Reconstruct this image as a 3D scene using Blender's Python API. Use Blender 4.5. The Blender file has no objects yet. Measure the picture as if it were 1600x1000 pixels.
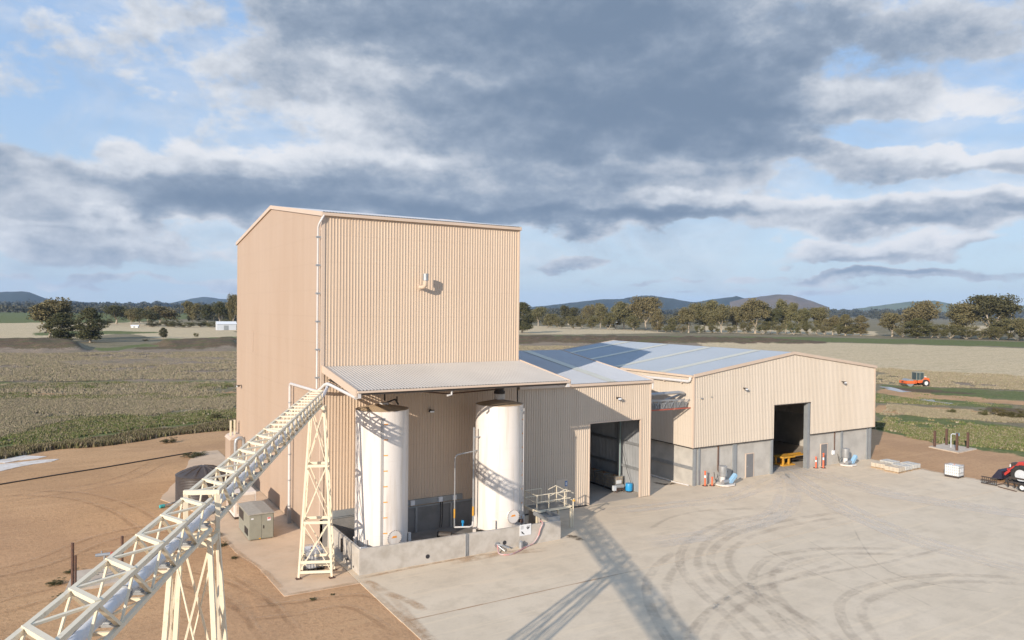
import bpy, math, random
import numpy as np
from mathutils import Vector, Matrix
rnd = random.Random(7)
R = math.radians
scn = bpy.context.scene
col = scn.collection
# ------------------------------------------------------------------ camera
CAM = Vector((-13.8131, -45.8885, 15.0)); YAW, PIT, ROL, FPX = 0.54213, 0.01372, 0.0110, 1165.13
fw = Vector((math.sin(YAW)*math.cos(PIT), math.cos(YAW)*math.cos(PIT), -math.sin(PIT)))
rt0 = Vector((math.cos(YAW), -math.sin(YAW), 0)); up0 = rt0.cross(fw)
rt = rt0*math.cos(ROL)+up0*math.sin(ROL); up = -rt0*math.sin(ROL)+up0*math.cos(ROL)
cd = bpy.data.cameras.new('camera'); cam = bpy.data.objects.new('camera', cd); col.objects.link(cam)
cam.matrix_world = Matrix(((rt.x, up.x, -fw.x, CAM.x), (rt.y, up.y, -fw.y, CAM.y), (rt.z, up.z, -fw.z, CAM.z), (0, 0, 0, 1)))
cd.sensor_width = 36; cd.lens = FPX/1600*36; cd.clip_start = 0.1; cd.clip_end = 60000
scn.camera = cam
# ------------------------------------------------------------------ sun and sky
SUNDIR = Vector((1.72, 1.0, -0.68)).normalized()          # the way the light travels
SUN_EL = math.asin(-SUNDIR.z); SUN_AZ = math.atan2(-SUNDIR.x, -SUNDIR.y)   # from +Y towards +X
sl = bpy.data.lights.new('sun', 'SUN'); so = bpy.data.objects.new('sun', sl); col.objects.link(so)
sl.energy = 4.6; sl.angle = R(0.5); sl.color = (1.0, 0.885, 0.745)
so.rotation_euler = SUNDIR.to_track_quat('-Z', 'Y').to_euler(); so.location = (-60, -80, 60)
scn.view_settings.view_transform = 'Standard'; scn.view_settings.look = 'None'
scn.view_settings.exposure = 0.36; scn.view_settings.gamma = 1

class NT:
    def __init__(s, tree): s.t = tree
    def n(s, typ, **kw):
        nd = s.t.nodes.new(typ)
        for k, v in kw.items(): setattr(nd, k, v)
        return nd
    def put(s, sock, v):
        if hasattr(v, 'is_output') or isinstance(v, bpy.types.NodeSocket): s.t.links.new(v, sock)
        else: sock.default_value = v
    def m(s, op, a, b=0.0, c=0.0, clamp=False):
        nd = s.n('ShaderNodeMath', operation=op); nd.use_clamp = clamp
        s.put(nd.inputs[0], a); s.put(nd.inputs[1], b); s.put(nd.inputs[2], c); return nd.outputs[0]
    def ss(s, v, lo, hi, a=0.0, b=1.0):
        nd = s.n('ShaderNodeMapRange', interpolation_type='SMOOTHSTEP')
        s.put(nd.inputs[0], v); s.put(nd.inputs[1], lo); s.put(nd.inputs[2], hi); s.put(nd.inputs[3], a); s.put(nd.inputs[4], b)
        return nd.outputs[0]
    def xyz(s, x, y, z=0.0):
        nd = s.n('ShaderNodeCombineXYZ'); s.put(nd.inputs[0], x); s.put(nd.inputs[1], y); s.put(nd.inputs[2], z); return nd.outputs[0]
    def noise(s, vec, scale, detail=4.0, rough=0.55, dist=0.0, out=0):
        nd = s.n('ShaderNodeTexNoise'); s.put(nd.inputs['Vector'], vec)
        nd.inputs['Scale'].default_value = scale; nd.inputs['Detail'].default_value = detail
        nd.inputs['Roughness'].default_value = rough; nd.inputs['Distortion'].default_value = dist
        return nd.outputs[out]
    def mix(s, f, a, b):
        nd = s.n('ShaderNodeMix', data_type='RGBA'); s.put(nd.inputs[0], f)
        s.put(nd.inputs[6], tuple(a)+(1,) if isinstance(a, tuple) and len(a) == 3 else a)
        s.put(nd.inputs[7], tuple(b)+(1,) if isinstance(b, tuple) and len(b) == 3 else b); return nd.outputs[2]

w = bpy.data.worlds.new('World'); scn.world = w; w.use_nodes = True
w.node_tree.nodes.clear(); T = NT(w.node_tree)
sky = T.n('ShaderNodeTexSky', sky_type='NISHITA'); sky.sun_disc = False
sky.sun_elevation = SUN_EL; sky.sun_rotation = SUN_AZ % (2*math.pi); sky.air_density = 1.0; sky.dust_density = 0.6; sky.ozone_density = 1.5
SKY_S = 0.13
tc = T.n('ShaderNodeTexCoord'); sp = T.n('ShaderNodeSeparateXYZ'); T.put(sp.inputs[0], tc.outputs['Generated'])
X, Y, Z = sp.outputs
az = T.m('ARCTAN2', X, Y); el = T.m('ARCSINE', Z)
def a_of(px): return YAW+math.atan((px-800)/FPX)
def e_of(px, py): return math.atan((484+0.011*(px-800)-py)/math.hypot(FPX, px-800))
# slow and quick warps so that no edge follows an ellipse
def warp(sc, det):
    nd = T.n('ShaderNodeTexNoise'); T.put(nd.inputs['Vector'], T.xyz(T.m('MULTIPLY', az, 3.0), T.m('MULTIPLY', el, 6.0))); nd.inputs['Scale'].default_value = sc; nd.inputs['Detail'].default_value = det
    q = T.n('ShaderNodeSeparateColor'); T.put(q.inputs[0], nd.outputs[1]); return q.outputs
w1 = warp(1.3, 3); w2 = warp(5.0, 7)
azw = T.m('ADD', az, T.m('ADD', T.m('MULTIPLY', T.m('SUBTRACT', w1[0], .5), .24), T.m('MULTIPLY', T.m('SUBTRACT', w2[0], .5), .13)))
elw = T.m('ADD', el, T.m('ADD', T.m('MULTIPLY', T.m('SUBTRACT', w1[1], .5), .07), T.m('MULTIPLY', T.m('SUBTRACT', w2[1], .5), .055)))
def blob(cx, cy, rx, ry, amp):
    dx = T.m('DIVIDE', T.m('SUBTRACT', azw, a_of(cx)), rx/FPX); dy = T.m('DIVIDE', T.m('SUBTRACT', elw, e_of(cx, cy)), ry/FPX)
    d = T.m('SQRT', T.m('ADD', T.m('MULTIPLY', dx, dx), T.m('MULTIPLY', dy, dy)))
    return T.ss(d, 1.5, 0.2, 0.0, amp)
def total(L):
    t_ = None
    for b in L: o = blob(*b); t_ = o if t_ is None else T.m('ADD', t_, o)
    return t_
cloudy = total([(250, 440, 420, 7, .34), (1480, 440, 200, 8, .34), (1380, 428, 90, 7, .4), (1080, 455, 300, 6, .3), (60, 120, 120, 60, .18), (1420, 80, 80, 40, .15), (1270, 250, 70, 14, .3), (60, 340, 130, 30, .3), (840, 60, 560, 190, .70), (900, 220, 380, 120, .40), (300, 290, 520, 55, .50), (640, 330, 420, 40, .30), (1010, 300, 250, 45, .25), (1085, 328, 120, 16, .35),
      (1490, 255, 150, 26, .55), (1440, 340, 230, 30, .52), (1375, 395, 160, 13, .50), (160, 385, 300, 26, .35), (1230, 170, 100, 40, .15), (1500, 150, 150, 38, .36), (870, 402, 80, 16, .50), (1180, 432, 340, 8, .30), (1560, 30, 120, 40, .2), (1400, 210, 170, 26, -.22), (1330, 110, 90, 50, -.16), (60, 210, 130, 30, -.1)])
core = total([(1050, 130, 330, 120, .75), (760, 15, 420, 60, .50), (1080, 220, 200, 45, .35), (640, 340, 380, 22, .60), (330, 300, 280, 20, .48), (930, 340, 260, 16, .45), (180, 415, 300, 12, .35), (1460, 354, 200, 9, .42), (1450, 275, 110, 7, .28), (880, 412, 60, 6, .35), (1380, 403, 130, 4, .2)])
lit = total([(300, 245, 260, 22, .45), (660, 250, 120, 14, .5), (100, 370, 220, 12, .4), (470, 185, 150, 30, .5), (590, 120, 160, 50, .45), (420, 235, 180, 14, .45), (1085, 320, 110, 10, .8), (1010, 265, 110, 14, .55), (1500, 243, 150, 18, 1.0), (1410, 388, 160, 12, 1.0), (1450, 312, 190, 14, .8), (1520, 150, 160, 40, .5), (240, 350, 200, 10, .35), (1290, 150, 50, 20, .5), (1180, 200, 60, 15, .4)])
n0 = T.noise(T.xyz(T.m('MULTIPLY', az, 4.6), T.m('MULTIPLY', el, 8.0), 0.3), 2.0, 10, .58, .1)
n1 = T.noise(T.xyz(T.m('MULTIPLY', az, 4.6), T.m('MULTIPLY', T.m('ADD', el, .016), 8.0), 0.3), 2.0, 5, .55, .1)
fine = T.noise(T.xyz(T.m('MULTIPLY', az, 7.0), T.m('MULTIPLY', el, 10.0), 5.0), 3.6, 9, .62, .2)
d0 = T.m('SUBTRACT', T.m('ADD', T.m('ADD', T.m('MULTIPLY', n0, 1.15), T.m('MULTIPLY', T.m('SUBTRACT', fine, .5), .35)), cloudy), .80)
mask = T.ss(d0, -.14, .12)
wisp = T.noise(T.xyz(T.m('MULTIPLY', az, 4.0), T.m('MULTIPLY', el, 8.0), 3.0), 1.5, 10, .62, .7)
wispm = T.m('MULTIPLY', T.ss(wisp, .34, .72), .62)
mask2 = T.m('MAXIMUM', mask, wispm)
relief = T.m('SUBTRACT', n1, n0)                          # more cloud above this point: we look at its base
dark = T.m('ADD', T.m('MULTIPLY', T.ss(d0, .0, .5), .38), T.m('MULTIPLY', core, .62))
dark = T.m('ADD', dark, T.m('MULTIPLY', relief, 1.3)); dark = T.m('SUBTRACT', dark, T.m('MULTIPLY', lit, .50))
dark = T.m('ADD', dark, T.m('MULTIPLY', T.m('SUBTRACT', fine, .5), .40))
broad = T.noise(T.xyz(T.m('MULTIPLY', az, 4.2), T.m('MULTIPLY', el, 9.0), 8.0), 1.5, 8, .55, .2)
dark = T.m('ADD', dark, T.m('MULTIPLY', T.m('SUBTRACT', broad, .5), .75))
dark = T.ss(dark, -.45, 1.0)
ramp = T.n('ShaderNodeValToRGB'); T.put(ramp.inputs[0], dark); e_ = ramp.color_ramp.elements
e_[0].position = 0.0; e_[0].color = (.66,.67,.70,1); e_[1].position = 1.0; e_[1].color = (.150,.205,.290,1)
for p_, c_ in ((.16,(.54,.57,.62,1)),(.38,(.395,.435,.50,1)),(.66,(.250,.305,.39,1))): q_ = e_.new(p_); q_.color = c_
cc = ramp.outputs[0]
bg1 = T.n('ShaderNodeBackground'); tint = T.mix(.82, sky.outputs[0], T.mix(T.ss(el, .0, .38), (3.7, 4.75, 5.9), (2.3, 3.7, 6.0))); T.put(bg1.inputs[0], tint); bg1.inputs[1].default_value = SKY_S*.90
bg2 = T.n('ShaderNodeBackground'); T.put(bg2.inputs[0], cc); bg2.inputs[1].default_value = 1.0
ms = T.n('ShaderNodeMixShader'); T.put(ms.inputs[0], mask2); T.put(ms.inputs[1], bg1.outputs[0]); T.put(ms.inputs[2], bg2.outputs[0])
wo = T.n('ShaderNodeOutputWorld'); T.put(wo.inputs[0], ms.outputs[0])

# ------------------------------------------------------------------ helpers
def ray(x, y): return (fw*FPX + rt*(x-800) + up*(500-y))
def G(x, y, z=0.0):
    d = ray(x, y); t = (z-CAM.z)/d.z; return CAM+d*t
def onY(x, y, Y0=0.0):
    d = ray(x, y); return CAM+d*((Y0-CAM.y)/d.y)
def onX(x, y, X0=0.0):
    d = ray(x, y); return CAM+d*((X0-CAM.x)/d.x)
ORG = {}
NOSPLIT = {'grating','mesh_floor','louvre','side_louvre','bolt','load','timber','sign_symbol','weld_seam','cross_brace','lattice_brace','cage','label_band','warning_label','canopy_truss','side_truss'}
class MB:
    def __init__(s): s.v = []; s.f = []
    def add(s, vs, fs):
        o = len(s.v); s.v += [tuple(v) for v in vs]; s.f += [tuple(i+o for i in f) for f in fs]; return s
    def box(s, x0, x1, y0, y1, z0, z1):
        return s.add([(x0,y0,z0),(x1,y0,z0),(x1,y1,z0),(x0,y1,z0),(x0,y0,z1),(x1,y0,z1),(x1,y1,z1),(x0,y1,z1)],
                     [(0,3,2,1),(4,5,6,7),(0,1,5,4),(1,2,6,5),(2,3,7,6),(3,0,4,7)])
    def obox(s, c, size, M):
        vs = []
        for z in (-.5,.5):
            for (x,y) in ((-.5,-.5),(.5,-.5),(.5,.5),(-.5,.5)): vs.append(Vector(c)+M@Vector((x*size[0],y*size[1],z*size[2])))
        return s.add(vs, [(0,3,2,1),(4,5,6,7),(0,1,5,4),(1,2,6,5),(2,3,7,6),(3,0,4,7)])
    def bar(s, p, q, w=.1, h=None, ref=(0,0,1)):
        p = Vector(p); q = Vector(q); d = q-p; L = d.length
        if L < 1e-6: return s
        d /= L; r = Vector(ref)
        if abs(d.dot(r)) > .98: r = Vector((1,0,0))
        a = d.cross(r).normalized(); b = a.cross(d)
        M = Matrix((a, d, b)).transposed()
        return s.obox((p+q)/2, (w, L, h or w), M)
    def tube(s, pts, r, seg=10, caps=True):
        pts = [Vector(p) for p in pts]; o = len(s.v); n = len(pts); prev = None
        for i, p in enumerate(pts):
            d = (pts[min(i+1,n-1)]-pts[max(i-1,0)]).normalized()
            if prev is None: a = d.cross(Vector((0,0,1))) if abs(d.z) < .95 else d.cross(Vector((1,0,0)))
            else: a = prev-d*prev.dot(d)
            a.normalize(); prev = a; b = d.cross(a); rr = r[i] if isinstance(r, (list,tuple)) else r
            for k in range(seg):
                t = 2*math.pi*k/seg; s.v.append(tuple(p+a*(rr*math.cos(t))+b*(rr*math.sin(t))))
        for i in range(n-1):
            for k in range(seg):
                k2 = (k+1)%seg; s.f.append((o+i*seg+k, o+(i+1)*seg+k, o+(i+1)*seg+k2, o+i*seg+k2))
        if caps: s.f.append(tuple(o+k for k in range(seg))); s.f.append(tuple(o+(n-1)*seg+k for k in reversed(range(seg))))
        return s
    def lathe(s, c, prof, seg=32):
        o = len(s.v); c = Vector(c)
        for (r, z) in prof:
            for k in range(seg):
                t = 2*math.pi*k/seg; s.v.append((c.x+r*math.cos(t), c.y+r*math.sin(t), c.z+z))
        for i in range(len(prof)-1):
            for k in range(seg):
                k2 = (k+1)%seg; s.f.append((o+i*seg+k, o+i*seg+k2, o+(i+1)*seg+k2, o+(i+1)*seg+k))
        return s
    def disc(s, c, nrm, r, th, seg=20):
        c = Vector(c); n = Vector(nrm).normalized(); return s.tube([c, c+n*th], r, seg)
    def prism(s, poly, z0, z1):
        n = len(poly); vs = [(p[0],p[1],z0) for p in poly]+[(p[0],p[1],z1) for p in poly]
        fs = [tuple(reversed(range(n))), tuple(range(n,2*n))]+[(i,(i+1)%n,(i+1)%n+n,i+n) for i in range(n)]
        return s.add(vs, fs)
    def ext(s, poly, a, b):        # polygon of 3D points swept by the vector b-a
        d = Vector(b)-Vector(a); n = len(poly); vs = [Vector(p) for p in poly]+[Vector(p)+d for p in poly]
        return s.add(vs, [tuple(reversed(range(n))), tuple(range(n,2*n))]+[(i,(i+1)%n,(i+1)%n+n,i+n) for i in range(n)])
    def ruled(s, A0, A1, B0, B1, nrm, per=.2, dep=.03, prof=((0,0),(.56,0),(.66,1),(.88,1),(.98,0))):
        A0,A1,B0,B1,nrm = map(Vector,(A0,A1,B0,B1,nrm)); L = (A1-A0).length; n = max(1,round(L/per)); o = len(s.v); ts = []
        for i in range(n):
            for (f, d) in prof: ts.append(((i+f)/n, d))
        ts.append((1.0, 0))
        for t, d in ts:
            s.v.append(tuple(A0.lerp(A1,t)+nrm*(dep*d))); s.v.append(tuple(B0.lerp(B1,t)+nrm*(dep*d)))
        for i in range(len(ts)-1): s.f.append((o+2*i, o+2*i+2, o+2*i+3, o+2*i+1))
        return s
    def pieces(s):
        n = len(s.v); root = list(range(n))
        def find(a):
            while root[a] != a: root[a] = root[root[a]]; a = root[a]
            return a
        for f in s.f:
            a = find(f[0])
            for b in f[1:]:
                b = find(b)
                if a != b: root[b] = a
        grp = {}
        for i in range(n): grp.setdefault(find(i), []).append(i)
        if len(grp) > 400 or len(grp) < 2: return None
        G_ = list(grp.values()); bb = []
        for g in G_:
            a = np.array([s.v[i] for i in g]); bb.append((a.min(0)-.015, a.max(0)+.015))
        k = len(G_); r2 = list(range(k))
        def f2(a):
            while r2[a] != a: a = r2[a]
            return a
        for i in range(k):
            for j in range(i+1, k):
                if (bb[i][0] <= bb[j][1]).all() and (bb[j][0] <= bb[i][1]).all():
                    a, b = f2(i), f2(j)
                    if a != b: r2[b] = a
        cl = {}
        for i in range(k): cl.setdefault(f2(i), []).extend(G_[i])
        return list(cl.values()) if len(cl) > 1 else None
    def build(s, name, mat, parent=None, origin=None, smooth=False, bevel=0, **tags):
        if parent is not None and name not in NOSPLIT:
            P = s.pieces()
            if P and len(P) <= 100:
                own = {}
                for ci, g in enumerate(P):
                    for i in g: own[i] = ci
                subs = [MB() for _ in P]; maps = [{} for _ in P]
                for i, v in enumerate(s.v): c_ = own[i]; maps[c_][i] = len(subs[c_].v); subs[c_].v.append(v)
                for f in s.f: c_ = own[f[0]]; subs[c_].f.append(tuple(maps[c_][i] for i in f))
                out = [m_._build(name, mat, parent, origin, smooth, bevel, **tags) for m_ in subs]
                return out[0]
        return s._build(name, mat, parent, origin, smooth, bevel, **tags)
    def _build(s, name, mat, parent=None, origin=None, smooth=False, bevel=0, **tags):
        if parent is not None: og = ORG[parent.name]
        else: og = Vector(origin) if origin is not None else Vector((0,0,0))
        me = bpy.data.meshes.new(name)
        me.from_pydata([(v[0]-og.x, v[1]-og.y, v[2]-og.z) for v in s.v], [], s.f); me.update()
        if smooth:
            me.polygons.foreach_set('use_smooth', [True]*len(me.polygons))
            try: me.set_sharp_from_angle(angle=R(40))
            except Exception: pass
        me.materials.append(mat)
        o = bpy.data.objects.new(name, me); col.objects.link(o)
        if parent is not None: o.parent = parent
        else: o.location = og
        ORG[o.name] = og
        if bevel:
            b = o.modifiers.new('bevel', 'BEVEL'); b.width = bevel; b.segments = 2; b.limit_method = 'ANGLE'
        for k, v in tags.items():
            if v is not None: o[k] = v
        return o
def thing(name, label, cat, loc=(0,0,0), group=None):
    o = bpy.data.objects.new(name, None); o.empty_display_size = .2; col.objects.link(o); o.location = loc; ORG[o.name] = Vector(loc)
    o['label'] = label; o['category'] = cat
    if group: o['group'] = group
    return o
def dup(root, loc, rz=0.0, sc=None, label=None):
    def cp(o, par):
        c = o.copy(); col.objects.link(c); c.parent = par
        for ch in list(o.children): cp(ch, c)
        return c
    c = cp(root, None); c.location = loc; c.rotation_euler = (0,0,rz)
    if sc: c.scale = sc if isinstance(sc, tuple) else (sc,sc,sc)
    if label: c['label'] = label
    return c

# ------------------------------------------------------------------ materials
def mat(name, c, rough=.6, metal=0.0, c2=None, ns=3.0, amt=.5, bump=0.0, bs=30.0, spec=None, stretch=None, det=5, lo=.35, hi=.68):
    m = bpy.data.materials.new(name); m.use_nodes = True; t = NT(m.node_tree); b = m.node_tree.nodes['Principled BSDF']
    b.inputs['Roughness'].default_value = rough; b.inputs['Metallic'].default_value = metal
    if spec is not None: b.inputs['Specular IOR Level'].default_value = spec
    g = t.n('ShaderNodeNewGeometry').outputs['Position'] if stretch != 'obj' else t.n('ShaderNodeTexCoord').outputs['Object']
    vec = g
    if isinstance(stretch, tuple):
        mp = t.n('ShaderNodeMapping'); t.put(mp.inputs[0], g); mp.inputs['Scale'].default_value = stretch; vec = mp.outputs[0]
    if c2 is None: c2 = tuple(x*.82 for x in c); amt = amt*.6
    f = t.ss(t.noise(vec, ns, det, .6), lo, hi, 0, amt)
    t.put(b.inputs['Base Color'], t.mix(f, c, c2))
    if bump:
        bn = t.n('ShaderNodeBump'); bn.inputs['Strength'].default_value = bump; bn.inputs['Distance'].default_value = .02
        t.put(bn.inputs['Height'], t.noise(g, bs, 4, .6)); t.put(b.inputs['Normal'], bn.outputs[0])
    return m
CLADC = (.625,.485,.362)
M = {}
def cladmat(name, c, c2, rough=.42, band=.5):
    m = bpy.data.materials.new(name); m.use_nodes = True; t = NT(m.node_tree); b = m.node_tree.nodes['Principled BSDF']; b.inputs['Roughness'].default_value = rough
    g = t.n('ShaderNodeNewGeometry').outputs['Position']
    def mp(sc, v=(0,0,0)): q = t.n('ShaderNodeMapping'); t.put(q.inputs[0], g); q.inputs['Scale'].default_value = sc; q.inputs['Location'].default_value = v; return q.outputs[0]
    k = t.mix(t.ss(t.noise(mp((1,1,.25)), .35, 5, .6), .35, .68, 0, .7), c, c2)
    k = t.mix(t.ss(t.noise(mp((1,1,.004)), 1.15, 2, .5), .40, .62, 0, band*.5), k, tuple(x*.90 for x in c2))  # sheet-to-sheet tone; on the gable these bands also paint in reflections
    k = t.mix(t.ss(t.noise(mp((3.2,3.2,.06)), 1.4, 5, .7), .52, .74, 0, band*.8), k, tuple(x*y for x,y in zip(c2,(.80,.78,.74))))
    w_ = t.n('ShaderNodeSeparateXYZ'); t.put(w_.inputs[0], g); fr = t.m('FRACT', t.m('DIVIDE', w_.outputs[2], 1.7)); sc_ = t.m('MULTIPLY', t.ss(t.m('ABSOLUTE', t.m('SUBTRACT', fr, .5)), .012, .004, 0, 1), .22)
    k = t.mix(sc_, k, tuple(x*.6 for x in c2)); t.put(b.inputs['Base Color'], k); return m
M['clad'] = cladmat('cream_cladding', (.625,.492,.372), (.59,.455,.34))
M['cladb'] = cladmat('pale_cream_cladding', (.56,.492,.415), (.53,.46,.38))
M['cladm'] = cladmat('mid_cream_cladding', (.585,.49,.395), (.55,.455,.36))
M['gable'] = cladmat('sun_dimmed_gable_cladding', (.435,.330,.252), (.405,.298,.220), .5, .35)  # pinker sheet, its colour darkened to offset the stronger sun on that wall
M['trim'] = mat('cream_trim', (.60,.475,.375), .45, 0, (.55,.43,.335), 1.0, .5)
M['roofz'] = mat('zinc_roof', (.50,.52,.55), .42, .25, (.44,.46,.5), .3, .6)
M['roofb'] = mat('blue_grey_roof', (.385,.425,.47), .5, .10, (.35,.39,.435), .2, .6)
M['awnroof'] = mat('canopy_roof_metal', (.48,.455,.425), .5, .10, (.42,.395,.37), .4, .6)
M['sky'] = mat('skylight_sheet', (.60,.585,.50), .5, 0, (.54,.52,.44), 1.0, .5)
M['galv'] = mat('galvanised_steel', (.42,.43,.44), .45, .55, (.33,.34,.35), 3, .7)
M['col'] = mat('grey_steel', (.33,.35,.36), .5, .35, (.27,.28,.29), 2, .6)
M['frame'] = mat('cream_painted_steel', (.76,.665,.50), .5, 0, (.50,.36,.22), 7, .55, lo=.56, hi=.76)
M['white'] = mat('white_tank_paint', (.74,.69,.645), .42, 0, (.58,.51,.44), 2.6, .75, stretch=(1,1,.07), lo=.45, hi=.72, bump=0)
M['pipew'] = mat('white_pipe', (.62,.60,.59), .4, 0, (.54,.51,.49), 4, .5)
M['pipeb'] = mat('pale_blue_pipe', (.62,.65,.70), .35, 0, (.52,.55,.60), 4, .5)
M['dust'] = mat('dusty_roof_paint', (.52,.38,.24), .8, 0, (.42,.30,.19), 2.5, .8)
M['conc'] = mat('panel_concrete', (.47,.445,.405), .85, 0, (.36,.34,.31), .8, .8, .25, 25)
M['bund'] = mat('bund_concrete', (.50,.46,.41), .85, 0, (.37,.33,.28), 1.2, .85, .3, 22)
M['plinth'] = mat('plinth_concrete', (.24,.23,.22), .85, 0, (.17,.16,.15), .9, .8, .2, 25)
M['floor'] = mat('shed_floor_concrete', (.44,.39,.335), .85, 0, (.36,.315,.27), .5, .8, .2, 15)
M['dark'] = mat('dark_steel', (.045,.042,.04), .6, .2, (.09,.06,.045), 6, .6)
M['rust'] = mat('rusty_steel', (.09,.055,.045), .8, .1, (.16,.08,.05), 7, .8)
M['black'] = mat('black_rubber', (.02,.02,.021), .75, 0, (.05,.045,.04), 8, .5, stretch='obj')
M['poly'] = mat('dark_brown_plastic', (.050,.040,.037), .5, 0, (.075,.062,.055), 1.4, .7, stretch=(1,1,.6))
M['cab'] = mat('grey_green_enamel', (.27,.265,.215), .5, 0, (.235,.23,.185), 2, .6)
M['cabtop'] = mat('weathered_cabinet_lid', (.36,.335,.29), .75, 0, (.29,.265,.225), 6, .8)
M['louv'] = mat('white_louvre_panel', (.74,.68,.62), .5, 0, (.60,.54,.48), 3, .6)
M['orange'] = mat('orange_paint', (.85,.33,.04), .55)
M['yellow'] = mat('yellow_paint', (.66,.34,.035), .6, 0, (.45,.26,.07), 6, .6)
M['red'] = mat('red_paint', (.48,.04,.035), .45, 0, (.34,.07,.05), 4, .6, stretch='obj')
M['rollor'] = mat('orange_red_paint', (.75,.14,.035), .45, 0, (.55,.12,.04), 3, .6, stretch='obj')
M['redr'] = mat('red_oxide_rail', (.42,.09,.055), .6)
M['coneor'] = mat('orange_red_plastic', (.82,.16,.07), .5)
M['blue'] = mat('blue_plastic', (.03,.30,.62), .4)
M['lblue'] = mat('light_blue_paint', (.25,.46,.66), .45, 0, (.35,.45,.52), 6, .5, stretch='obj')
M['glass'] = mat('dark_cab_glass', (.05,.075,.085), .08, 0, (.09,.12,.13), 2, .5, spec=.8)
M['cagem'] = mat('dull_cage_wire', (.30,.31,.33), .6, .1)
M['signw'] = mat('white_sign_face', (.72,.73,.74), .5)
M['signb'] = mat('blue_sign_face', (.10,.20,.42), .5)
M['signk'] = mat('black_ink', (.03,.03,.035), .6)
M['signr'] = mat('red_ink', (.6,.04,.03), .6)
M['lampw'] = mat('lamp_housing', (.8,.82,.85), .3)
M['ibc'] = mat('white_bottle_plastic', (.78,.79,.78), .4, 0, (.62,.62,.58), 3, .5, stretch='obj')
M['ibcd'] = mat('grimy_bottle_plastic', (.50,.39,.25), .75, 0, (.27,.19,.12), 3.5, .9, stretch='obj')
M['wood'] = mat('pallet_timber', (.42,.30,.19), .8, 0, (.28,.19,.12), 5, .7, stretch='obj')
M['bags'] = mat('wrapped_grey_blocks', (.52,.51,.48), .7, 0, (.36,.35,.32), 4, .8, .3, 12, stretch='obj')
M['bagt'] = mat('wrapped_tan_blocks', (.55,.47,.37), .7, 0, (.38,.33,.27), 4, .8, .3, 12, stretch='obj')
M['teal'] = mat('teal_paint', (.05,.36,.36), .5)
M['hut'] = mat('pale_hut_sheet', (.55,.58,.62), .5)
M['door'] = mat('grey_steel_door', (.20,.20,.205), .5, .1, (.17,.17,.175), 3, .5)
M['tarp'] = mat('pale_lime_crust', (.70,.66,.62), .9, 0, (.52,.44,.36), 1.5, .8)
M['mulch'] = mat('puddle_mud', (.20,.15,.11), .6)

def leafmat(name, a, b2, c):
    m = bpy.data.materials.new(name); m.use_nodes = True; t = NT(m.node_tree); b = m.node_tree.nodes['Principled BSDF']
    b.inputs['Roughness'].default_value = .75; b.inputs['Specular IOR Level'].default_value = .15
    oi = t.n('ShaderNodeObjectInfo'); g = t.n('ShaderNodeTexCoord').outputs['Object']
    f = t.ss(t.noise(g, 5.0, 4, .6), .35, .66); at = t.n('ShaderNodeAttribute'); at.attribute_name = 'tone'
    c1 = t.mix(f, a, b2); c3 = t.mix(t.m('MULTIPLY', oi.outputs['Random'], .55), c1, c)
    c4 = t.mix(t.m('MULTIPLY', at.outputs['Fac'], .5), c3, tuple(x*.55 for x in a)); t.put(b.inputs['Base Color'], c4)
    return m
M['leaf'] = leafmat('gum_leaves', (.150,.145,.065), (.195,.175,.085), (.215,.155,.085))
M['leafd'] = leafmat('dark_leaves', (.085,.092,.042), (.12,.11,.05), (.10,.085,.045))
M['bush'] = leafmat('scrub_leaves', (.12,.12,.045), (.15,.14,.06), (.14,.10,.05))
M['bark'] = mat('pale_gum_bark', (.42,.36,.28), .8, 0, (.22,.16,.11), 3, .8, stretch='obj')
M['wood2'] = mat('distant_wood_leaves', (.040,.048,.040), .9, 0, (.07,.068,.045), .02, .8)
M['wood3'] = mat('distant_brown_wood_leaves', (.085,.080,.050), .9, 0, (.06,.06,.04), .03, .8)

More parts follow.
